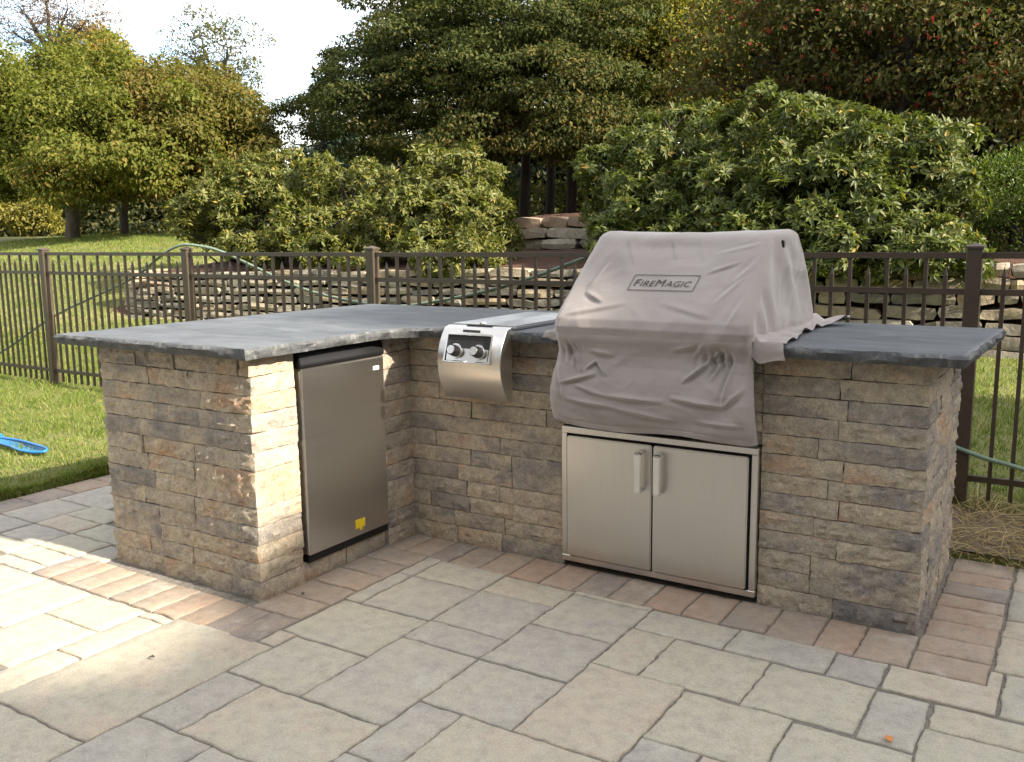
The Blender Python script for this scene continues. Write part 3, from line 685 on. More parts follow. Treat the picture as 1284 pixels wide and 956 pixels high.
def cover_shell():
    NFr, NS, NB, NC = 130, 44, 30, 6
    zs_ = list(np.linspace(.930, 1.25, 78))+[1.262,1.272,1.279,1.284]
    rows = []
    def loop(xl, xr, yf, yb, z, rr, wr=1.0):
        pts = []
        def corner(cx, cy, a0):
            for i in range(1, NC):
                an = a0+(math.pi/2)*i/NC; pts.append((cx+rr*math.cos(an), cy+rr*math.sin(an), 'c', 0.0, math.cos(an), math.sin(an)))
        for i in range(NFr+1): t = i/NFr; pts.append((xl+rr+(xr-xl-2*rr)*t, yf, 'f', t, 0, -1))
        corner(xr-rr, yf+rr, -math.pi/2)
        for i in range(NS+1): t = i/NS; pts.append((xr, yf+rr+(yb-yf-2*rr)*t, 'r', t, 1, 0))
        corner(xr-rr, yb-rr, 0)
        for i in range(NB+1): t = i/NB; pts.append((xr-rr-(xr-xl-2*rr)*t, yb, 'b', t, 0, 1))
        corner(xl+rr, yb-rr, math.pi/2)
        for i in range(NS+1): t = i/NS; pts.append((xl, yb-rr-(yb-yf-2*rr)*t, 'l', t, -1, 0))
        corner(xl+rr, yf+rr, math.pi)
        o = []
        for x, y, sd2, u, nx, ny in pts:
            dd = disp(x, y, z, 'f' if sd2 in 'fb' else 'r', u if sd2 in 'fb' else .5)*wr
            if sd2 == 'c': dd = .004*nz3(x*8,y*8,z*9)*wr
            # ease between side displacement and corners
            if sd2 != 'c': dd *= min(1.0, .25+min(u,1-u)*14)
            xn = (x-1.15)/.35; zz = z
            if z > 1.1: zz += (.010*abs(xn)**3 - .004 + .006*nz3(x*7, y*7, 4))*sst(1.1, 1.27, z)
            o.append((x+nx*dd, y+ny*dd, zz))
        return o
    for z in zs_:
        xl, xr, yf, yb = ext(z); rr = .030
        s = 0.0
        if z > 1.26: s = .018*(1-math.sqrt(max(0,1-((z-1.26)/.0245)**2)))
        rows.append(loop(xl+s, xr-s, yf+s, yb-s, z, rr))
    xl, xr, yf, yb = ext(1.284); s = .018
    for k in range(1, 9):
        q = k/9; cx, cy = (xl+xr)/2, (yf+yb)/2
        rows.append([(x+(cx-x)*q, y+(cy-y)*q, 1.284+.003*math.sin(q*2.5)+.005*nz3(x*9+q, y*9, 2)+(z0_-1.284)*(1-q)) for (x,y,z0_) in rows[-1 if k == 1 else len(zs_)-1]] if False else
                    [(x+(cx-x)*q, y+(cy-y)*q, z0_*(1-q)+1.280*q+.004*nz3(x*9*(1-q), y*9, 2)) for (x,y,z0_) in rows[len(zs_)-1]])
    n = len(rows[0]); mb = MB(); V = [v for r_ in rows for v in r_]; F = []
    for k in range(len(rows)-1):
        for i in range(n):
            j = (i+1)%n; F.append((k*n+i, k*n+j, (k+1)*n+j, (k+1)*n+i))
    F.append(tuple((len(rows)-1)*n+i for i in range(n)))
    mb.add(V, F); return mb
cover_shell().build('cover_body', M_FAB, cov, smooth=True)
def skirt():
    NU, NV = 170, 110; P = np.zeros((NV+1, NU+1, 3))
    for j in range(NV+1):
        v = j/NV
        for i in range(NU+1):
            u = i/NU; xn = 2*u-1
            hem = .590+.016*max(0,-xn-.75)/.25+.006*math.sin(xn*5)
            z = .9315+(hem-.9315)*v
            zs_ = [.58,.62,.67,.72,.77,.82,.86,.90,.93]
            xl = np.interp(z, zs_, [.766,.761,.758,.758,.763,.772,.780,.784,.784]); xr = np.interp(z, zs_, [1.528,1.528,1.525,1.521,1.515,1.509,1.506,1.507,1.509])
            yc = np.interp(z, zs_, [-.128,-.146,-.160,-.162,-.152,-.136,-.132,-.140,-.154])
            x = xl+(xr-xl)*u
            e = min(u,1-u)*(xr-xl); rr = .030+.015*min(1,v*4); back = (rr-math.sqrt(max(0, rr*rr-(rr-min(e,rr))**2)))*.95
            y = yc + back
            cen = sst(.0,.10,min(u,1-u))
            # swags hanging between the gathered sides
            s = z - .13*xn*xn - .02*xn
            d = .012*max(-.25,nz3(x*1.2+5, s*13, 7.5))*sst(.93,.84,z)*(.4+.9*abs(xn))
            d += .007*nz3(x*4, z*7, 3)+.005*(crease(x*.8, .3, z*1.2)-.2)+1.25*folds(FOLD_B, x, z)
            # elastic gathers near the two ends, at handle height
            gth = math.exp(-((z-.862)/.030)**2)*(math.exp(-((u-.86)/.085)**2)+.8*math.exp(-((u-.07)/.07)**2))
            d += gth*(.011*math.sin(x*230+3*nz3(x*9,z*9,0))-.016)
            d += -.022*math.exp(-(((u-.86)/.025)**2+((z-.905)/.016)**2))          # deep tuck
            d -= .0022*math.exp(-((z-hem-.020)/.0035)**2)
            tw = float(sst(0,.16,v)); yy_ = y-d*cen
            y0_ = ext(.93)[2]+back-disp(x, ext(.93)[2], .93, 'f', u)*min(1.0,.25+min(u,1-u)*14)*cen
            P[j,i] = (x, y0_*(1-tw)+yy_*tw, z)
    return MB().grid(P)
skirt().build('front_skirt', M_FAB, cov, smooth=True)
def flap(right):
    NU, NV = 14, 60; P = []
    sx = 1 if right else -1; xb = 1.506 if right else .786
    for j in range(NV+1):
        v = j/NV; y = -.098+v*.80; row = []
        wd = (.095 if right else .06)*(1-.35*sst(.2,.45,v)*(1-sst(.7,.95,v))) + .012*nz3(y*7, 1, 2)
        if right: wd += .03*sst(.88,1.0,v)
        for i in range(NU+1):
            u = i/NU; x = xb+sx*(-.012+(wd+.012)*u)
            z = .9235+.035*(1-sst(0,.35,u)) + (.012+.010*nz3(y*9,u*2,5))*abs(math.sin(y*21+u*1.5))*u
            if right: z += .038*sst(.84,.97,v)*u*(1-.4*abs(math.sin(v*40)))
            row.append((x, y, z))
        P.append(row)
    # the front end falls over the counter's edge
    first = P[0]; drop = []
    for k in range(9, 0, -1):
        q = k/9; row = []
        for i, (x, y, z) in enumerate(first):
            u = i/NU; L = (.075 if right else .035)*(1-.25*u)
            row.append((x+sx*.01*q*u+ (0 if right else .0), y-.012*math.sin(min(1,q*2)*math.pi/2)-.004*nz3(x*30,q*3,1), z-L*q))
        drop.append(row)
    return MB().grid(np.array(drop+P))
flap(True).build('side_flap', M_FAB, cov, smooth=True); flap(False).build('side_flap', M_FAB, cov, smooth=True)
# printed name in a thin frame, laid onto the sloping front
def on_front(lx, lz):
    """lx, lz in metres in the plane of the slope; follows the wrinkled surface"""
    z = 1.108 + lz*.70; x = 1.148+lx + .12*lz
    p = front_pt(x, z); return Vector((p.x, p.y-.0022, p.z+.0022))
def print_text():
    xcur = -.098; mb = MB()
    for ch in ('F','I','R','E','M','A','G','I','C'):
        cu = bpy.data.curves.new('letter','FONT'); cu.body = ch; cu.size = .047 if ch in 'FM' else .0375; cu.shear = .12; cu.resolution_u = 3
        ob = bpy.data.objects.new('tmp', cu); COL.objects.link(ob)
        dg = bpy.context.evaluated_depsgraph_get(); dg.update(); me = bpy.data.meshes.new_from_object(ob.evaluated_get(dg))
        bm = bmesh.new(); bm.from_mesh(me); bmesh.ops.triangulate(bm, faces=bm.faces)
        xsv = [v.co.x for v in bm.verts]; x0, x1 = min(xsv), max(xsv)
        if ch == 'I': sc = 1.0
        V = [on_front(xcur+(v.co.x-x0), v.co.y-.017) for v in bm.verts]; F = [tuple(v.index for v in f.verts) for f in bm.faces]
        mb.add(V, F); xcur += (x1-x0)+.0042; bm.free(); bpy.data.objects.remove(ob)
    return mb, xcur
tb, xe = print_text(); xm_ = (-.098+xe)/2
tb.build('lettering', M_FAB2, cov)
lf = MB(); hw, hh, th = (xe+.098)/2+.014, .036, .0028
def bar2(a_, b2):
    n = 24; L = []
    a_, b2 = Vector(a_), Vector(b2); t = (b2-a_).normalized(); nn = Vector((-t.y,t.x))*th/2
    lf.grid([[on_front(*(a_.lerp(b2, i/n)+nn*s)) for i in range(n+1)] for s in (-1,1)])
cxm = xm_
bar2((cxm-hw,hh),(cxm+hw,hh)); bar2((cxm-hw,-hh),(cxm+hw,-hh)); bar2((cxm-hw,-hh),(cxm-hw,hh)); bar2((cxm+hw,-hh),(cxm+hw,hh))
lf.build('print_frame', M_FAB2, cov)
xl, xr, yf, yb = ext(1.235)
MB().box((xr-.008,.222,1.222),(xr+.010,.246,1.252)).build('strap_buckle', M_BLACK, cov, bevel=.004)

# ------------------------------------------------------------------ metal fence along y = 1.55
FY = 1.55
fe = thing('metal_fence', 'bronze metal picket fence running behind the kitchen island', 'fence', (-2,FY,0))
posts = [-10.69,-8.86,-7.03,-5.25,-3.37,-1.54,.24,1.97,3.80,5.63]
for x in posts:
    z0 = float(ground_z(x, FY))
    MB().box((x-.032,FY-.032,z0-.1),(x+.032,FY+.032,1.195)).build('post', M_FENCE, fe, bevel=.003, seg=1)
    MB().add([(x-.037,FY-.037,1.1955),(x+.037,FY-.037,1.1955),(x+.037,FY+.037,1.1955),(x-.037,FY+.037,1.1955),(x-.037,FY-.037,1.206),(x+.037,FY-.037,1.206),(x+.037,FY+.037,1.206),(x-.037,FY+.037,1.206),(x,FY,1.222)],
             [(3,2,1,0),(0,1,5,4),(1,2,6,5),(2,3,7,6),(3,0,4,7),(4,5,8),(5,6,8),(6,7,8),(7,4,8)]).build('post_cap', M_FENCE, fe)
pk = {}
for a_, b2 in zip(posts[:-1], posts[1:]):
    for z in (1.165, 1.003, .152): MB().box((a_+.033,FY-.0135,z-.0135),(b2-.033,FY+.0135,z+.0135)).build('rail', M_FENCE, fe)
    n = 20; st = (b2-a_-.064)/n
    for i in range(1, n):
        x = a_+.032+st*i; tall = i%2 == 0; key = tall
        if key not in pk:
            mb = MB(); h = 1.151 if tall else 1.075
            mb.box((-.0085,-.0085,.055),(.0085,.0085,h))
            if not tall: mb.add([(-.0085,-.0085,h),(.0085,-.0085,h),(.0085,.0085,h),(-.0085,.0085,h),(0,0,h+.045)], [(0,1,4),(1,2,4),(2,3,4),(3,0,4)])
            me = mesh_np('picket', np.array(mb.V), mb.F); me.materials.append(M_FENCE); pk[key] = me
        o = bpy.data.objects.new('picket', pk[key]); COL.objects.link(o); o.parent = fe; o.location = (x+2, 0, 0)

# ------------------------------------------------------------------ garden hose thrown over the fence
hp = [(-7.6,1.60,.04),(-7.0,1.60,.06),(-6.45,1.59,.16),(-6.0,1.585,.31),(-5.19,1.583,.64),(-4.14,1.583,.955),(-3.78,1.583,1.12),(-3.57,1.575,1.205),(-3.37,1.55,1.234),(-3.17,1.57,1.215),(-3.03,1.583,1.185),(-2.82,1.583,1.12),(-2.2,1.583,.925),(-1.70,1.583,.845),(-1.4,1.585,.83),
      (-1.10,1.583,.865),(-.56,1.583,.972),(-.05,1.583,1.13),(.12,1.575,1.19),(.30,1.55,1.236),(.5,1.53,1.17),(.9,1.51,.86),(1.5,1.51,.46),(2.0,1.512,.28),(2.23,1.512,.226),(2.7,1.50,.10),(3.2,1.48,.035),(3.8,1.46,.03)]
def spline(P, n=7):
    P = [Vector(p) for p in P]; o = []
    for i in range(len(P)-1):
        p0, p1, p2, p3 = P[max(i-1,0)], P[i], P[i+1], P[min(i+2,len(P)-1)]
        for j in range(n):
            t = j/n; o.append(0.5*((2*p1)+(p2-p0)*t+(2*p0-5*p1+4*p2-p3)*t*t+(3*p1-p0-3*p2+p3)*t**3))
    o.append(P[-1]); return o
ho = MB().tube(spline(hp), .0105, 8).build('garden_hose', M_HOSE, None, smooth=True)
tag(ho, 'pale green garden hose slung over the bronze fence', 'hose')

# ------------------------------------------------------------------ blue pool skimmer net on the lawn
pn = thing('pool_skimmer', 'blue leaf skimmer net with white pole lying on the lawn', 'pool net', (-3.0,-.02,.04))
out2 = [(-3.02,-.10),(-2.86,-.15),(-2.75,-.10),(-2.70,-.03),(-2.76,.05),(-2.92,.11),(-3.12,.14),(-3.30,.10),(-3.37,.03),(-3.32,-.03),(-3.18,-.07)]
rim_ = [Vector((x-.04,y*.5-.03,.050+.008*nz3(x*5,y*5,1))) for x, y in out2]; rim_.append(rim_[0].copy())
MB().tube(spline(rim_, 5), .008, 7).build('rim', M_BLUE, pn, smooth=True)
def netmat():
    m, nt, b = mat('blue_mesh', (0.02,0.17,0.36), 0.8); tr_ = N(nt, 'ShaderNodeBsdfTransparent'); ms = N(nt, 'ShaderNodeMixShader'); ms.inputs[0].default_value = .82
    nt.links.new(tr_.outputs[0], ms.inputs[1]); nt.links.new(b.outputs[0], ms.inputs[2]); nt.links.new(ms.outputs[0], nt.nodes['Material Output'].inputs[0]); return m
rs = spline(rim_, 5)[:-1]; cN = Vector((-3.03,0,.030)); G = []
for k in range(7):
    q = k/6; G.append([(p+(cN-p)*q - Vector((0,0,.018*math.sin(q*math.pi)+.006*nz3(p.x*12,p.y*12,q*4)))) for p in rs+[rs[0]]])
MB().grid(np.array([[tuple(v) for v in r_] for r_ in G])).build('net', netmat(), pn, smooth=True)
MB().tube([(-3.355,.03,.058),(-3.50,.06,.062)], .016, 8).build('socket', M_BLUE, pn)
MB().tube([(-3.49,.058,.062),(-4.2,.21,.055),(-5.6,.50,.055)], .0135, 8).build('pole', M_WHITE, pn)

# ------------------------------------------------------------------ dry-stone retaining walls
def wall_stone_mat():
    m, nt, b = mat('field_stone', rough=0.95); g = objcoord(nt); oi = N(nt, 'ShaderNodeObjectInfo')
    r0 = ramp(nt, [(0.0,(0.16,0.15,0.135)),(0.3,(0.25,0.225,0.185)),(0.55,(0.315,0.275,0.21)),(0.8,(0.29,0.225,0.155)),(1.0,(0.37,0.34,0.285))]); nt.links.new(oi.outputs['Random'], r0.inputs[0])
    f = noise_n(nt, g, 7, 6, .65); s = ramp(nt, [(0.28,(0.45,0.44,0.43)),(0.7,(1.3,1.28,1.2))]); nt.links.new(f, s.inputs[0])
    nt.links.new(mixc(nt, .85, r0.outputs[0], s.outputs[0], 'MULTIPLY'), b.inputs['Base Color']); bump(nt, b, f, 1.0, .03); return m
M_FIELD = wall_stone_mat()
def dry_stone(parent, x0, x1, yf, dep, z0, z1, ang=0.0, m=None):
    U, F = lattice(3, 2, 2); c = Vector(((x0+x1)/2, yf+dep/2, z0)); V = []; sd_ = random.uniform(0, 99); L, Hh = x1-x0, z1-z0
    for u in U:
        x = (u[0]-.5)*L; y = (u[1]-.5)*dep; z = u[2]*Hh
        # round the corners and make it uneven
        ed = (u[0] in (0,1))+(u[2] in (0,1))
        if ed == 2: x *= random.uniform(.86,1.0); z = Hh/2+(z-Hh/2)*random.uniform(.72,1.0)
        if u[1] == 0: y += -random.uniform(0,.04) + (.012 if ed else 0)
        z += .016*nz3(x*7, sd_, u[1])*(1 if u[2] else .5)
        V.append((x, y, z))
    me = mesh_np('stone', V, F); po = np.array(parent.location)
    o = link('stone', me, m or M_FIELD, parent, True, tuple(np.array(c)-po)); o.rotation_euler = (0, random.uniform(-.09,.09), ang+random.uniform(-.06,.06)); me.set_sharp_from_angle(angle=R(22))
lw = thing('retaining_wall', 'long low dry-stone retaining wall of tan fieldstone behind the fence', 'stone wall', (-4,5.6,.1))
WA = math.atan2(1.25, 12.0)
x = -9.25; nrow = 7
for r in range(nrow):
    x = -9.25 + random.uniform(0,.15) + .05*r
    while x < 3.3:
        L = random.choice([.18,.26,.34,.42,.52])*random.uniform(.9,1.15)
        if -2.6 < x < .4: L *= 1.6
        zb = float(ground_z(x, float(wall_y(x))-.1)) - .04; zt_ = float(wall_top(x)) + .02; hgt = (zt_-zb)/nrow
        yv = float(wall_y(x+L/2))
        if not (x+L > -.5 and x < .35 and r < 2):
            dry_stone(lw, x+.006, x+L-.006, yv+.018*r, .24, zb+hgt*r+random.uniform(-.004,.018), zb+hgt*(r+1)-random.uniform(.0,.03), WA)
        x += L
for r in range(5):                                                   # the wall's left end turns back into the slope
    y = 5.15
    for k in range(4):
        L = random.uniform(.25,.4); zb = float(ground_z(-9.5, y))-.05; zt_ = .84; h = (zt_-zb)/5
        if h > .04:
            dry_stone(lw, -9.36, -9.12, y, L-.02, zb+h*r+.004, zb+h*(r+1)-.004, random.uniform(-.1,.1))
        y += L
M_CAP = simple_noise('red_cap_stone', (0.24,0.17,0.12), (0.36,0.27,0.19), 9)
uw = thing('ledge_wall', 'upper dry wall of large tan ledge stones with reddish cap between the rhododendrons', 'stone wall', (-3.5,8.0,1.0))
for r in range(4):
    x = -4.6+random.uniform(0,.3)
    while x < -1.6:
        L = random.uniform(.38,.75); zb = .93
        dry_stone(uw, x+.006, x+L-.008, 7.86+.03*r+random.uniform(-.05,.05), .42, zb+.145*r, zb+.145*(r+1)-.008, 0, M_CAP if r == 3 else None); x += L

# ------------------------------------------------------------------ foliage builders
def unit(v): return v/np.maximum(np.linalg.norm(v, axis=-1, keepdims=True), 1e-9)
def leaf_mesh(name, pos, direc, normal, length, width, fold=0.25, bend=0.15):
    """kites of two triangles folded on the midrib; all arrays (n,3) / (n,)"""
    d = unit(direc); s = unit(np.cross(d, normal)); nn = np.cross(s, d); n = len(pos); L = length[:,None]; Wd = width[:,None]
    base = pos; mid = pos + d*L*0.45; tip = pos + d*L - nn*L*bend
    l = mid + s*Wd*.5 + nn*Wd*fold; r = mid - s*Wd*.5 + nn*Wd*fold
    V = np.stack([base, l, tip, r], 1).reshape(-1, 3); i = np.arange(n)*4
    F = np.stack([np.stack([i, i+2, i+1], 1), np.stack([i, i+3, i+2], 1)], 1).reshape(-1, 3)
    return V, F
def sph(n): return unit(rng.normal(size=(n,3)))
def blob_points(blobs, n, shell=(0.55,1.03), lump=0.28, flat_bottom=-0.6):
    """points through a union of lumpy ellipsoids; returns points and outward directions"""
    vol = np.array([b[1][0]*b[1][1]*b[1][2] for b in blobs])**(2/3); pr = vol/vol.sum(); P = []; D = []
    for (c, r), k in zip(blobs, (pr*n).astype(int)+1):
        d = sph(int(k*1.3)+2); d = d[d[:,2] > flat_bottom][:k]; rad = shell[0]+(shell[1]-shell[0])*np.sqrt(rng.random(len(d)))
        lumps = np.array([nz3(*(v*2.2+np.array(c)*1.7)) + .5*nz3(*(v*5.0+np.array(c))) for v in d])
        P.append(np.array(c)+d*np.array(r)*(rad*(1+lump*lumps))[:,None]); D.append(unit(d/np.array(r)))
    return np.concatenate(P), np.concatenate(D)
def to_local(V, o): return V-np.array(o)
def limb(mb, a_, b2, r0, r1, wig=.08, n=6, segs=6):
    a_, b2 = np.array(a_, float), np.array(b2, float); L = np.linalg.norm(b2-a_); pts = []
    off = rng.normal(size=(3,))*wig*L
    for i in range(segs+1):
        t = i/segs; p = a_+(b2-a_)*t+off*math.sin(t*math.pi)+rng.normal(size=3)*wig*.22*L*(0 if i in (0,segs) else 1); pts.append(p)
    mb.tube(pts, [r0+(r1-r0)*(i/segs) for i in range(segs+1)], n, False); return pts
def tree(name, label, cat, base, fork, blobs, leafmat, n_clump, per, clump_r, leaf, trunk_r=.14, barkm=None, flat=1.0, group=None, trunks=1, lump=.28, shell=(.5,1.05), twigs=40, droop=.35, fold=.2, bottom=-.7, upn=.8):
    """tapered trunk with limbs to every crown lobe, twigs, and leaf clumps through the crown's volume"""
    t = thing(name, label, cat, tuple(base), group); base = np.array(base, float)
    mb = MB()
    for k in range(trunks):
        b0 = base + (np.array([rng.normal()*.12, rng.normal()*.12, -.15]) if trunks > 1 else np.array([0,0,-.15])); f = np.array(fork)+ (rng.normal(size=3)*.25 if trunks > 1 else 0)
        limb(mb, b0, f, trunk_r*1.15/(trunks**.5), trunk_r*.72/(trunks**.5), .03, 9, 8)
        for (c, r) in blobs[k::trunks]:
            pts = limb(mb, f, np.array(c)+np.array([0,0,r[2]*.35]), trunk_r*.5/(trunks**.3), .012, .07, 6, 7)
            for _ in range(max(2, twigs//len(blobs))):
                s0 = pts[rng.integers(2, len(pts))]; dd = sph(1)[0]; dd[2] = abs(dd[2])*.8-.1; limb(mb, s0, np.array(c)*.35+s0*.65+dd*np.array(r)*.75, .022, .004, .06, 4, 4)
    mb.build('trunk', barkm or M_BARK, t, smooth=True)
    C, D = blob_points(blobs, n_clump, shell, lump, bottom); n = len(C)
    q = unit(rng.normal(size=(n, per, 3))+D[:,None,:]*.35+np.array([0,0,.35])); rr_ = clump_r*1.45*rng.uniform(.6,1.25,(n,1,1))*(.35+.65*rng.random((n,per,1))**.4)
    o = q*rr_; o[...,2] = o[...,2]*flat - .16*clump_r*(np.hypot(o[...,0], o[...,1])/clump_r)**2*min(1,flat*1.6)      # each bough is a drooping dome
    pos = (C[:,None,:]+o).reshape(-1,3); ow = unit(np.repeat(D, per, 0)*.5+q.reshape(-1,3)*.8)
    di = unit(ow*.55 + rng.normal(size=pos.shape)*.75 + np.array([0,0,-droop])); nr = unit(np.array([0,0,upn*.7])+ow*.75+rng.normal(size=pos.shape)*.32)
    L = leaf[0]*rng.uniform(.65,1.35,len(pos)); Wd = leaf[1]*rng.uniform(.7,1.3,len(pos))
    V, F = leaf_mesh('crown', pos, di, nr, L, Wd, fold); link('crown', mesh_np('crown', to_local(V, base), F), leafmat, t)
    return t
def rhodo(label, blobs, base, leafmat, n, group='rhododendrons on the bank'):
    t = thing('rhododendron', label, 'shrub', tuple(base), group); mb = MB()
    for (c, r) in blobs:
        for _ in range(7): limb(mb, np.array(base)+np.array([rng.normal()*.25,rng.normal()*.15,-.1]), np.array(c)+sph(1)[0]*np.array(r)*.8, .03, .006, .08, 5, 6)
    mb.build('stem', M_BARK2, t, smooth=True)
    blobs = [(np.array(c), tuple(v*.86-.05 for v in r)) for c, r in blobs]
    S, SD = blob_points(blobs, max(10, n//19), (.80,1.06), .22, -.75); ns_ = len(S); kk = 34
    qd = unit(rng.normal(size=(ns_,kk,3))+SD[:,None,:]*.9+np.array([0,0,.35])); rs_ = rng.uniform(.13,.27,(ns_,1,1))
    C = (S[:,None,:]+qd*rs_*rng.uniform(.55,1.0,(ns_,kk,1))*np.array([1.1,1.0,.85])).reshape(-1,3); D = qd.reshape(-1,3); k = 8
    Ci, Di = blob_points(blobs, n//3, (.25,.85), .15, -.9); C = np.concatenate([C, Ci]); D = np.concatenate([D, Di]); m = len(C)
    ax = unit(D*.8+np.array([0,0,.5])+rng.normal(size=C.shape)*.45)
    t1 = unit(np.cross(ax, rng.normal(size=C.shape))); t2 = np.cross(ax, t1)
    an = (np.arange(k)*2*math.pi/k)[None,:]+rng.random((m,1))*6.28+rng.normal(size=(m,k))*.15
    rad = t1[:,None,:]*np.cos(an)[...,None]+t2[:,None,:]*np.sin(an)[...,None]
    up = rng.uniform(-.5,1.1,(m,k))[...,None]
    di = (rad+ax[:,None,:]*up+np.array([0,0,-.12])).reshape(-1,3); nr = (ax[:,None,:]-rad*.4+np.zeros((m,k,1))).reshape(-1,3); pos = (C[:,None,:]+rad*.008).reshape(-1,3)
    L = (rng.uniform(.055,.105,(m,1))*rng.uniform(.6,1.2,(m,k))).ravel(); Wd = L*rng.uniform(.30,.44,len(L))
    V, F = leaf_mesh('foliage', pos, di, nr, L, Wd, .18, .18); link('foliage', mesh_np('foliage', to_local(V, base), F), leafmat, t)
    return t
M_RHO = leaf_mat('rhododendron_leaf', [(0.0,(0.0525,0.0706,0.0157)),(0.5,(0.0860,0.1098,0.0243)),(0.90,(0.1311,0.1520,0.0343)),(0.97,(0.1731,0.1716,0.0414)),(1.0,(0.3146,0.1961,0.0428))], .30, .5, ((0.1625,0.1569,0.0343), .86, 1.1), .9, spec=.35)
M_RHO2 = leaf_mat('rhododendron_leaf_yellowish', [(0.0,(0.0617,0.0759,0.0154)),(0.5,(0.1085,0.1220,0.0236)),(0.90,(0.1595,0.1620,0.0348)),(0.97,(0.2020,0.1849,0.0417)),(1.0,(0.3402,0.2099,0.0417))], .30, .5, ((0.2020,0.1649,0.0334), .86, 1.1), .9, spec=.35)
def B(px, py, Y, rx, ry, rz): return (at(px, py, Y), (rx, ry, rz))
def on_ground(px, Y):
    p = at(px, 300, Y); return (float(p[0]), float(Y), float(ground_z(p[0], Y)))
# left group
rhodo('rounded olive rhododendron at the end of the bank beside the open lawn', [B(300,262,6.6,1.0,.85,.70),B(255,288,6.3,.55,.6,.45),B(345,235,6.9,.65,.7,.55),B(330,305,6.0,.7,.5,.36)], on_ground(300,6.6), M_RHO2, 1700)
rhodo('broad olive rhododendron in the middle of the bank, beside the tall narrow one', [B(430,255,6.9,1.05,.9,.72),B(390,285,6.4,.7,.6,.5),B(465,290,6.4,.8,.6,.45),B(440,318,5.95,.75,.45,.30)], on_ground(430,6.9), M_RHO2, 1800)
rhodo('tall narrow rhododendron next to the ledge stone wall', [B(572,235,7.1,.62,.7,.62),B(585,285,6.6,.62,.55,.5),B(535,280,6.6,.6,.55,.5),B(606,295,6.5,.35,.4,.34),B(560,318,5.95,.75,.45,.32)], on_ground(575,7.0), M_RHO2, 1900)
# right group
rhodo('dark green rhododendron leaning over the stone wall beside the ledge stones', [B(800,235,7.2,.80,.8,.62),B(785,275,6.9,.45,.55,.45),B(840,290,6.6,.8,.6,.5),B(850,195,7.5,.7,.8,.6),B(810,318,6.2,.5,.4,.28)], on_ground(810,7.2), M_RHO, 2100)
rhodo('largest dark green rhododendron, rising high behind the covered grill', [B(985,210,7.3,1.15,1.0,.74),B(930,260,6.7,.85,.7,.62),B(1040,265,6.6,.85,.7,.62),B(1000,312,6.1,.8,.45,.40),B(930,310,6.2,.6,.45,.36),B(1060,318,6.1,.5,.4,.3)], on_ground(985,7.3), M_RHO, 3600)
rhodo('dark green rhododendron with yellowish tips beside the clipped hedge', [B(1118,212,7.1,.70,.85,.62),B(1148,270,6.7,.58,.6,.55),B(1095,300,6.4,.6,.5,.42),B(1168,205,7.2,.42,.5,.38),B(1158,315,6.1,.45,.4,.30)], on_ground(1135,7.1), M_RHO, 2100)
# clipped hedge at the right
def hedge():
    base = on_ground(1290, 7.6); t = thing('clipped_hedge', 'bright green clipped hedge beyond the right end of the wall', 'hedge', base); mb = MB()
    c = at(1290, 240, 7.7)
    for _ in range(9): limb(mb, np.array(base)+rng.normal(size=3)*np.array([.25,.1,0])+np.array([0,0,-.1]), c+sph(1)[0]*np.array([.6,.4,.3]), .022, .006)
    mb.build('stem', M_BARK2, t, smooth=True)
    C, D = blob_points([(c,(.72,.62,.42)), (c+np.array([.7,.1,0]),(.6,.6,.42)), (c+np.array([0,0,-.35]),(.6,.55,.4))], 5200, (.72,1.02), .12, -.8); k = 4
    pos = (C[:,None,:]+rng.normal(size=(len(C),k,3))*.03).reshape(-1,3); ow = np.repeat(D,k,0)
    V, F = leaf_mesh('f', pos, unit(ow+rng.normal(size=pos.shape)*.7+np.array([0,0,.3])), unit(ow*.4+rng.normal(size=pos.shape)*.6+np.array([0,0,.6])), rng.uniform(.03,.055,len(pos)), rng.uniform(.014,.022,len(pos)), .1)
    link('foliage', mesh_np('foliage', to_local(V, base), F), leaf_mat('hedge_leaf', [(0,(0.05,0.085,0.014)),(.6,(0.095,0.145,0.022)),(1,(0.15,0.19,0.035))], .3, .5), t)
hedge()

# ------------------------------------------------------------------ trees behind
M_L1 = leaf_mat('green_turning_leaf', [(0,(0.0873,0.1046,0.0191)),(.6,(0.1229,0.1355,0.0244)),(1,(0.1620,0.1597,0.0331))], .42, .55, ((0.2347,0.1500,0.0419), .82, 1.1), .45, spec=.15)
M_L2 = leaf_mat('orange_turning_leaf', [(0,(0.0909,0.0930,0.0209)),(.6,(0.1265,0.1186,0.0279)),(1,(0.1729,0.1368,0.0367))], .40, .55, ((0.2272,0.1368,0.0437), .74, 1.1), .6, spec=.15)
M_L3 = leaf_mat('dark_green_leaf', [(0,(0.0365,0.0493,0.0150)),(.6,(0.0559,0.0690,0.0194)),(1,(0.0860,0.0906,0.0264))], .28, .6, ((0.1559,0.1104,0.0334), .74, 1.05), .40, spec=.1)
M_L4 = leaf_mat('olive_leaf', [(0,(0.0595,0.0663,0.0170)),(.6,(0.0850,0.0892,0.0238)),(1,(0.1232,0.1105,0.0323))], .38, .55, ((0.1615,0.1190,0.0357), .74, 1.0), .5, spec=.15)
M_L5 = leaf_mat('dogwood_leaf', [(0,(0.0580,0.0665,0.0187)),(.5,(0.0842,0.0899,0.0238)),(.88,(0.1122,0.0958,0.0289)),(.96,(0.1216,0.0586,0.0255)),(.985,(0.2805,0.0343,0.0255)),(1,(0.3366,0.0293,0.0255))], .32, .55, ((0.0935,0.0537,0.0272), .80, 1.05), .8, spec=.15)
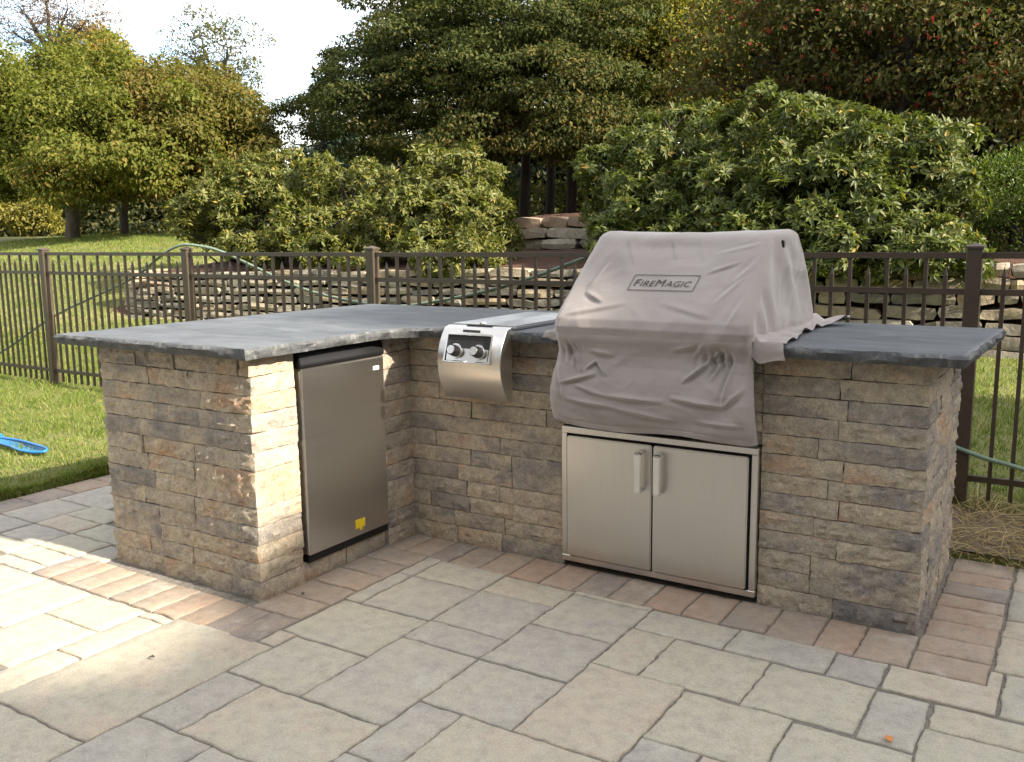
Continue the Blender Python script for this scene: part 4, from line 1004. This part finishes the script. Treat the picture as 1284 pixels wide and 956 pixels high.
M_L6 = leaf_mat('yellow_leaf', [(0,(0.1500,0.1200,0.0200)),(.5,(0.2850,0.2100,0.0300)),(1,(0.4125,0.3000,0.0500))], .4, .5)
M_L7 = leaf_mat('conifer_needle', [(0,(0.010,0.022,0.013)),(.6,(0.022,0.040,0.022)),(1,(0.045,0.065,0.03))], .15, .55)
M_L8 = leaf_mat('grey_twig_leaf', [(0,(0.09,0.06,0.045)),(.6,(0.15,0.10,0.07)),(1,(0.20,0.13,0.07))], .3, .6)
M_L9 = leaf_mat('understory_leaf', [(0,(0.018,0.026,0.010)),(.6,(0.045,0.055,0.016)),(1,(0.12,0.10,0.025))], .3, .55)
def treeline(px, Y): return on_ground(px, Y)
# left lawn tree and its neighbours (they stand on the crest of the lawn)
b1 = on_ground(92, 9.6)
tree('lawn_tree', 'round green tree just turning orange with a thick trunk on the lawn crest', 'tree', b1, at(95,225,9.6), [B(50,175,9.4,1.9,1.7,1.35),B(150,180,9.4,1.8,1.7,1.3),B(95,130,9.7,1.9,1.7,1.2),B(10,150,9.8,1.6,1.5,1.5),B(120,215,9.0,1.4,1.2,.7),B(20,215,9.2,1.4,1.2,.7)], M_L1, 300, 230, .40, (.105,.058), .15, M_BARK, .55, droop=.6, lump=.36)
b2_ = on_ground(158, 11.0)
tree('lawn_tree', 'orange-tinged green tree with a slender grey trunk behind the round lawn tree', 'tree', b2_, at(162,235,11.0), [B(220,165,11,1.9,1.6,1.4),B(265,190,10.8,1.4,1.4,1.2),B(200,205,10.6,1.6,1.4,.9),B(245,150,11.2,1.3,1.4,.9),B(165,160,11.4,1.6,1.4,1.0)], M_L2, 270, 220, .40, (.105,.058), .10, M_BARK, .55, droop=.6, lump=.36)
b3 = on_ground(70, 24)
tree('tall_sparse_tree', 'tall thin-crowned tree with dark bare forks high above the lawn tree', 'tree', b3, at(66,70,24), [B(30,20,24,2.2,2.0,1.2),B(85,10,24,2.4,2.0,1.2),B(55,-20,24,2.2,2.0,1.2),B(15,50,24,1.8,1.5,1.0),B(105,40,24.3,1.6,1.5,.8)], M_L8, 300, 16, .40, (.14,.06), .34, M_BARK2, .5, twigs=170, lump=.4)
b4 = on_ground(275, 20)
tree('slender_tree', 'slender olive tree with airy upright crown against the pale sky', 'tree', b4, at(272,110,20), [B(250,60,20,1.2,1.2,1.3),B(285,70,20,1.3,1.2,1.5),B(265,110,20,1.4,1.2,1.2),B(300,110,20,.8,.9,1.1),B(232,80,20,.7,.7,.9)], M_L4, 170, 26, .24, (.11,.06), .16, M_BARK2, .7, twigs=130, lump=.45)
b5 = on_ground(318, 22)
tree('grey_twiggy_tree', 'small reddish grey twiggy tree, nearly bare, beside the dark evergreen', 'tree', b5, at(315,220,22), [B(312,190,22,.8,.8,1.3),B(322,165,22,.6,.6,1.1),B(300,200,22,.7,.7,1.0)], M_L8, 420, 10, .22, (.12,.05), .10, M_BARK2, 1.0, trunks=3, twigs=90)
b6 = on_ground(105, 30)
tree('yellow_maple', 'golden yellow tree peeping above the round lawn tree', 'tree', b6, at(105,110,30), [B(112,62,30,2.0,1.6,1.2),B(90,85,30,1.6,1.3,1.0),B(140,80,30,1.5,1.2,.9)], M_L6, 700, 14, .3, (.2,.12), .2, M_BARK2, .8)
b7 = on_ground(15, 13)
tree('yellow_shrub', 'low yellow-green shrub under the trees at the edge of the lawn', 'shrub', b7, at(20,285,13), [B(25,268,12.6,1.2,.9,.45),B(-20,262,12.6,1.4,.9,.5),B(45,280,12.8,.7,.7,.3)], leaf_mat('yellow_green_leaf', [(0,(0.09,0.09,0.018)),(.6,(0.17,0.155,0.028)),(1,(0.24,0.20,0.04))], .4, .5), 520, 12, .16, (.13,.07), .07, M_BARK2, .6, trunks=3)
# wood behind the lawn: separate dark trees one behind another
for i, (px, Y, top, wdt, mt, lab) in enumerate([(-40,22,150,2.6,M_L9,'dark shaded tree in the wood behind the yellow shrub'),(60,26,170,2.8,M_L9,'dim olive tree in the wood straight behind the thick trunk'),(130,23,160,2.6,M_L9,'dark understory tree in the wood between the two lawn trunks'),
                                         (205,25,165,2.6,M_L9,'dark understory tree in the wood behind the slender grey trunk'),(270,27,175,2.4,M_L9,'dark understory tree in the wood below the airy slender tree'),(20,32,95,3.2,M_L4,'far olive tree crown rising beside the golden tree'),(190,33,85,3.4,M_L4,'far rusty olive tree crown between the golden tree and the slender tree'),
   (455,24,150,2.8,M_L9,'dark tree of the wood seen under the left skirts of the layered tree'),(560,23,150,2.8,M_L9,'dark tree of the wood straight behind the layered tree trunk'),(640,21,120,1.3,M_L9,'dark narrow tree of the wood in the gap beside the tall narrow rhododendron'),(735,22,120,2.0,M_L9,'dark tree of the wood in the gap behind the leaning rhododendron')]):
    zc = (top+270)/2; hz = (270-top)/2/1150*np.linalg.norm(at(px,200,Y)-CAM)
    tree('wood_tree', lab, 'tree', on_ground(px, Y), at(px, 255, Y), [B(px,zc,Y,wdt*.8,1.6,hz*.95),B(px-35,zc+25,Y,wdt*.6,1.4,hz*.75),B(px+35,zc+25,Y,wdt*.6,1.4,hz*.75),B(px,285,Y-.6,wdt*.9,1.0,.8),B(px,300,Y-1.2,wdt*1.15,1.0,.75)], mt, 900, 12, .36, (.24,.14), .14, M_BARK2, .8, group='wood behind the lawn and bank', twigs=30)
# big dark layered tree in the middle
b8 = on_ground(560, 13.5)
tree('layered_maple', 'huge dark green layered tree towering over the rhododendrons', 'tree', b8, at(585,200,13.5),
     [B(510,125,12.8,1.9,1.7,.75),B(440,155,13.2,1.15,1.6,.65),B(610,110,12.4,1.9,1.6,.75),B(705,120,12.6,1.7,1.6,.8),B(575,60,13.2,1.8,1.8,.75),B(495,85,13.4,1.15,1.6,.7),B(670,45,13.2,1.9,1.8,.85),B(640,-20,13.6,2.0,2.0,.85),B(745,65,13.6,1.4,1.6,1.0),B(545,10,13.8,1.2,1.6,.75),B(640,165,12.2,1.7,1.4,.55),B(520,180,12.4,1.6,1.4,.5),B(740,165,12.8,1.1,1.3,.5)],
     M_L3, 400, 300, .44, (.088,.046), .30, M_BARK2, .24, droop=.45, lump=.40, shell=(.62,1.05), twigs=60)
b9 = on_ground(395, 16)
def conifer(name, label, base, top, r0, n, m):
    t = thing(name, label, 'tree', base); base = np.array(base); top = np.array(top); mb = MB(); limb(mb, base-np.array([0,0,.1]), top, .16, .01, .01, 7, 10)
    pos = []; di = []
    for k in range(n):
        q = .10+.88*(k/n); p = base+(top-base)*q; L = r0*(1-q)**.75*rng.uniform(.75,1.1); an = rng.random()*6.28
        d_ = np.array([math.cos(an), math.sin(an), -.18]); e = p+d_*L+np.array([0,0,.16*L]); mid = p+d_*L*.55; mb.tube([p,mid,e],[.025,.014,.004],4,False)
        for s in np.linspace(.2,1,max(5,int(L*16))):
            c = (p+(mid-p)*s/.55 if s < .55 else mid+(e-mid)*(s-.55)/.45); pos.append(c+rng.normal(size=(9,3))*np.array([.09,.09,.05])); di.append(np.tile(d_,(9,1))+rng.normal(size=(9,3))*.6)
    mb.build('trunk', M_BARK2, t, smooth=True); pos = np.concatenate(pos); di = np.concatenate(di)
    V, F = leaf_mesh('c', pos, di, np.array([0,0,1.0])+rng.normal(size=pos.shape)*.4, rng.uniform(.10,.18,len(pos)), rng.uniform(.025,.045,len(pos)), .1); link('crown', mesh_np('crown', to_local(V, base), F), m, t)
conifer('spruce', 'dark blue-green spruce half hidden by the huge layered tree', b9, at(420,55,16), 1.5, 150, M_L7)
conifer('spruce', 'dark spruce showing its top above the layered tree', on_ground(600,20), at(615,-90,20), 2.6, 170, M_L7)
# yellow-green tree right of it, dogwood with red leaves
tree('yellow_green_tree', 'yellow-green tree between the layered tree and the reddish dogwood', 'tree', on_ground(830,15), at(830,180,15), [B(830,80,15,1.5,1.4,1.3),B(800,40,15,1.5,1.4,1.2),B(860,120,14.6,1.1,1.1,1.0),B(840,20,15.2,1.6,1.4,1.1),B(790,130,15,1.1,1.1,.9)],
     leaf_mat('yellow_green_crown', [(0,(0.12,0.125,0.02)),(.6,(0.17,0.165,0.025)),(1,(0.24,0.205,0.035))], .42, .5, ((0.30,0.24,0.03), .72, .9), .5), 220, 130, .34, (.10,.055), .18, M_BARK2, .5)
tree('dogwood', 'broad dogwood with dull green and dark red autumn leaves behind the rhododendrons', 'tree', on_ground(1090,9.6), at(1085,190,9.6),
     [B(960,70,9.8,1.25,1.2,.75),B(1060,50,9.6,1.3,1.2,.8),B(1170,70,9.6,1.3,1.2,.75),B(1260,60,9.6,1.1,1.2,.9),B(1010,-10,9.8,1.4,1.2,.8),B(1130,-20,9.8,1.5,1.2,.8),B(1250,-20,9.8,1.3,1.2,.8),B(930,120,10,.9,1.0,.45),B(1240,130,9.4,.9,1.0,.5),B(1130,120,9.7,1.0,1.0,.4),B(1330,80,9.6,1.2,1.2,.9)],
     M_L5, 620, 70, .26, (.078,.043), .15, M_BARK2, .5, droop=.55, trunks=2, twigs=120, lump=.32, shell=(.35,1.05))
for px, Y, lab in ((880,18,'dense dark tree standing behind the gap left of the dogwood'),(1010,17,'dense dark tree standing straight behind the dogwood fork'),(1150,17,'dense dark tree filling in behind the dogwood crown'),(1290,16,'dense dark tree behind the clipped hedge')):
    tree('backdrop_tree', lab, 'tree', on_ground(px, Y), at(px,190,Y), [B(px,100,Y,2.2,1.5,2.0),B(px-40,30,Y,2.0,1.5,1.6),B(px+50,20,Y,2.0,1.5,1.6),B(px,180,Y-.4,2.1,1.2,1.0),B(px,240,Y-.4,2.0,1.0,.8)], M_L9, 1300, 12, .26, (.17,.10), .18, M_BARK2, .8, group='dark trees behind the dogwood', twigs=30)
for px, Y, lab in ((655,15.5,'straight dark trunk in the gap, closest to the ledge stones and tall narrow rhododendron'),(690,17,'straight dark trunk in the middle of the gap above the ledge stones'),(715,16,'straight dark trunk in the gap beside the dark green rhododendron')):
    mb = MB(); p = on_ground(px, Y); t = thing('bare_trunk_tree', lab, 'tree', p, 'trunks in the gap above the ledge stones')
    top = at(px+4, 60, Y); limb(mb, np.array(p)-np.array([0,0,.1]), top, .14, .07, .01, 8, 8); mb.build('trunk', M_BARK2, t, smooth=True)
    C, D = blob_points([(top,(1.0,1.0,.7)), (at(px, 245, Y+2),(.7,.5,.25))], 130, (.4,1.0)); pos = (C[:,None,:]+rng.normal(size=(len(C),10,3))*.14).reshape(-1,3)
    V, F = leaf_mesh('c', pos, rng.normal(size=pos.shape), np.array([0,0,1.0])+rng.normal(size=pos.shape)*.5, rng.uniform(.1,.16,len(pos)), rng.uniform(.05,.08,len(pos))); link('crown', mesh_np('crown', to_local(V, p), F), M_L3, t)

# ------------------------------------------------------------------ grass, straw, fallen leaf
def blades(n, xr, yr, hgt, wid, zf, keep=None, lean=.35):
    x = rng.uniform(*xr, n); y = rng.uniform(*yr, n)
    if keep is not None: k = keep(x, y); x, y = x[k], y[k]
    n = len(x); z = zf(x, y); an = rng.random(n)*6.283; h = hgt*rng.uniform(.55,1.3,n)*(1+.45*np.sin(x*9.1+2*np.sin(y*5.3))*np.sin(y*8.3+2*np.sin(x*4.1))); p = np.stack([x,y,z],1); s = np.stack([np.cos(an),np.sin(an),np.zeros(n)],1)*(wid/2)
    ln = np.stack([rng.normal(size=n)*lean, rng.normal(size=n)*lean, np.ones(n)],1)*h[:,None]; mid = p+ln*.55; ln2 = ln.copy(); ln2[:,:2] *= 1.6; tip = p+ln2
    V = np.stack([p-s, p+s, mid+s*.7, mid-s*.7, tip],1).reshape(-1,3); i = np.arange(n)*5
    F = np.concatenate([np.stack([i,i+1,i+2],1), np.stack([i,i+2,i+3],1), np.stack([i+3,i+2,i+4],1)]); return V, F
M_GRASS = leaf_mat('grass_blade', [(0,(0.075,0.125,0.016)),(.5,(0.130,0.185,0.028)),(.85,(0.20,0.235,0.05)),(1,(0.36,0.31,0.13))], .35, .55, ((0.27,0.24,0.085), .74, 1.0), 1.1)
gz = lambda x, y: ground_z(x, y)+.012
def inwedge(x, y):
    px = (x-CAM[0])*RGT[0]+(y-CAM[1])*RGT[1]; dp = (x-CAM[0])*FWD[0]+(y-CAM[1])*FWD[1]; return np.abs(px/dp) < .72
V1, F1 = blades(125000, (-9.5,PX0-.005), (-1.6,3.6), .040, .0055, gz, inwedge)
V2, F2 = blades(90000, (-19,-1.0), (3.0,11), .05, .011, gz, lambda x, y: inwedge(x, y)&((y < wall_y(x)-.1)|(x < -9.4)))
V3, F3 = blades(45000, (.5,5.5), (1.45,6.3), .045, .007, gz, lambda x, y: (y < wall_y(x)-.05)&(x > .3))
V4, F4 = blades(9000, (PX0-.05,PX0+.004), (-3.0,.84), .050, .006, lambda x, y: np.where(x > PX0-.012, -.01, .012))
o1 = len(V1); o2 = o1+len(V2); o3 = o2+len(V3)
tag(link('grass', mesh_np('grass', np.concatenate([V1,V2,V3,V4]), np.concatenate([F1,F2+o1,F3+o2,F4+o3])), M_GRASS), 'short sunlit lawn grass beside the terrace and fence', 'grass', kind='stuff')
dp_ = np.array([[x, y, .024+.006*nz3(x*5,y*5,2)] for y in np.arange(.86,1.52,.06) for x in np.arange(1.5,4.6,.1)]); ny_, nx_ = len(np.arange(.86,1.52,.06)), len(np.arange(1.5,4.6,.1))
Fd = np.array([(j*nx_+i, j*nx_+i+1, (j+1)*nx_+i+1, (j+1)*nx_+i) for j in range(ny_-1) for i in range(nx_-1)]); tag(link('dirt_strip', mesh_np('dirt_strip', dp_, Fd), M_DIRT, smooth=True), kind='structure')
def straw():
    mb_V = []; mb_F = []; n = 4200
    for i in range(n):
        x = rng.uniform(1.95,4.3); y = rng.uniform(.80,1.62)
        pile = max(0, 1-abs(y-1.28)/.42)*(.5+.7*nz3(x*2.2,y*3,4)); z = .03+max(0,pile)*.10*rng.random()+(-.028 if y < .84 else 0)
        an = rng.random()*6.283; L = rng.uniform(.05,.22); el = rng.normal()*.18; d_ = np.array([math.cos(an)*math.cos(el), math.sin(an)*math.cos(el), math.sin(el)]); s = np.array([-math.sin(an), math.cos(an), .4])*.0015; p = np.array([x,y,max(z,.008+abs(d_[2])*L*.5)]); m_ = p+d_*L*.5+np.array([0,0,rng.uniform(.0,.02)]); e = p+d_*L; e[2] = max(e[2],.006)
        k = len(mb_V); mb_V += [p-s,p+s,m_+s,m_-s,e+s*.6,e-s*.6]; mb_F += [(k,k+1,k+2,k+3),(k+3,k+2,k+4,k+5)]
    me = mesh_np('straw', np.array(mb_V), np.array(mb_F))
    tag(link('straw', me, leaf_mat('straw_stalk', [(0,(0.17,0.115,0.045)),(.5,(0.32,0.235,0.10)),(1,(0.48,0.38,0.19))], .2, .6)), 'loose dry straw scattered between the terrace and the fence', 'straw', kind='stuff')
straw()
def fallen_leaf(label, x, y, c, rz, s=.022):
    P = [(0,-1),(.45,-.5),(.62,.1),(.3,.55),(0,1.1),(-.3,.55),(-.62,.1),(-.45,-.5)]; V = [(0,0,.006)]+[(a_*s*math.cos(rz)-b2*s*math.sin(rz), a_*s*math.sin(rz)+b2*s*math.cos(rz), .004+.006*abs(a_)) for a_, b2 in P]
    V += [(v[0], v[1], v[2]-.0012) for v in V]; n = 9; F = [(0,i,i%8+1) for i in range(1,9)]+[(n,n+i%8+1,n+i) for i in range(1,9)]+[(i,n+i,n+i%8+1,i%8+1) for i in range(1,9)]
    m, _, _ = mat('fallen_leaf', c, .6); tag(link('fallen_leaf', mesh_np('fallen_leaf', V, F), m, None, False, (x, y, .004)), label, 'leaf')
fallen_leaf('small orange fallen leaf lying at a slab joint', 2.075, -.70, (0.55,0.20,0.05), .6, .016)
fallen_leaf('tiny dark curled leaf on the slab before the stone corner', .055, -1.38, (0.06,0.045,0.03), 1.9, .010)
fallen_leaf('tiny dark leaf beside the brick border under the refrigerator', .09, -.77, (0.05,0.04,0.03), .4, .010)

# ------------------------------------------------------------------ unseen house, added right of and behind the view to shade the terrace
hs = thing('house', 'unseen pale clapboard house added round the terrace to cast its shade', 'house', (12,-4,0))
M_SIDING = simple_noise('siding', (0.36,0.34,0.31), (0.40,0.38,0.345), 3, .8, .1); M_ROOF = simple_noise('shingle', (0.05,0.047,0.045), (0.11,0.10,0.095), 12); M_GLASS, _, _ = mat('window_glass', (0.03,0.035,0.04), .08)
HX = 12.0; TE = math.tan(R(SUN_EL)); YS = math.tan(R(SUN_AZ-90))*HX     # YS: sideways drift of the shadow on its way
def shadow_outline(pts): return [(y-YS, h+TE*HX) for y, h in pts]  # outline heights measured along the sun rays, fitted to the wanted shadow edges
zm = 1.40+TE*HX
MB().box((HX,-.03-YS,-.1),(18.5,4.6,zm)).build('wall', M_SIDING, hs)
MB().extrude([(HX,zm+.001),(18.5,zm+.001),((HX+18.5)/2,zm+1.6)], 1, -.03-YS, 4.6).build('roof', M_ROOF, hs)
shade_wing = [(-9,-.1),(-.24-YS,-.1)]+shadow_outline([(-.24,.36),(-.64,.29),(-.90,.20),(-1.10,.02),(-1.45,-.02),(-1.72,.13),(-2.3,.55),(-3.6,1.4),(-5.2,.4),(-9+YS,.4)])  # added range; its roof dips so sun reaches the left paving
MB().extrude(shade_wing, 0, HX+.01, 18.4).build('shade_wing', M_SIDING, hs)
shadow_edge_prof = [(-.2395-YS,-.1),(-.0305-YS,-.1)]+shadow_outline([(-.0305,.98),(-.042,.87),(-.06,.75),(-.09,.60),(-.13,.46),(-.18,.39),(-.2395,.365)])
MB().extrude(shadow_edge_prof, 0, HX-.02, HX+1.2).build('shadow_edge_block', M_FIELD, hs)  # invented block, outline shaped only for the shadow edge beside the refrigerator
MB().box((-5.0,-13.0,-.1),(HX-.001,-6.6,5.6)).build('rear_wall', M_SIDING, hs)  # unseen, added to keep low sky light off the fronts facing it
MB().extrude([(-13.4,5.601),(-6.2,5.601),(-9.8,7.9)], 0, -5.3, HX-.002).build('rear_roof', M_ROOF, hs)
for x0, z0, ww, hh_ in ((-3.2,.9,1.1,1.4),(-.6,.15,1.9,2.05),(3.0,.9,1.3,1.4),(6.2,.9,1.3,1.4),(-3.2,3.5,1.1,1.3),(.2,3.5,1.1,1.3),(3.1,3.5,1.1,1.3),(6.3,3.5,1.1,1.3)):
    wn = MB().box((x0-.08,-6.598,z0-.08),(x0+ww+.08,-6.56,z0+hh_+.08)).build('window', M_WHITE, hs)
    MB().box((x0,-6.559,z0),(x0+ww,-6.545,z0+hh_)).build('pane', M_GLASS, wn)
for y0, z0, ww, hh_ in ((.8,.9,1.0,1.3),(2.8,.9,1.0,1.3),(.8,3.5,1.0,1.2),(2.8,3.5,1.0,1.2),(-2.2,.2,1.8,2.0),(-5.2,.9,1.2,1.3),(-7.4,.9,1.0,1.3)):
    wn = MB().box((HX-.04,y0-.08,z0-.08),(HX-.002,y0+ww+.08,z0+hh_+.08)).build('window', M_WHITE, hs)
    MB().box((HX-.055,y0,z0),(HX-.041,y0+ww,z0+hh_)).build('pane', M_GLASS, wn)
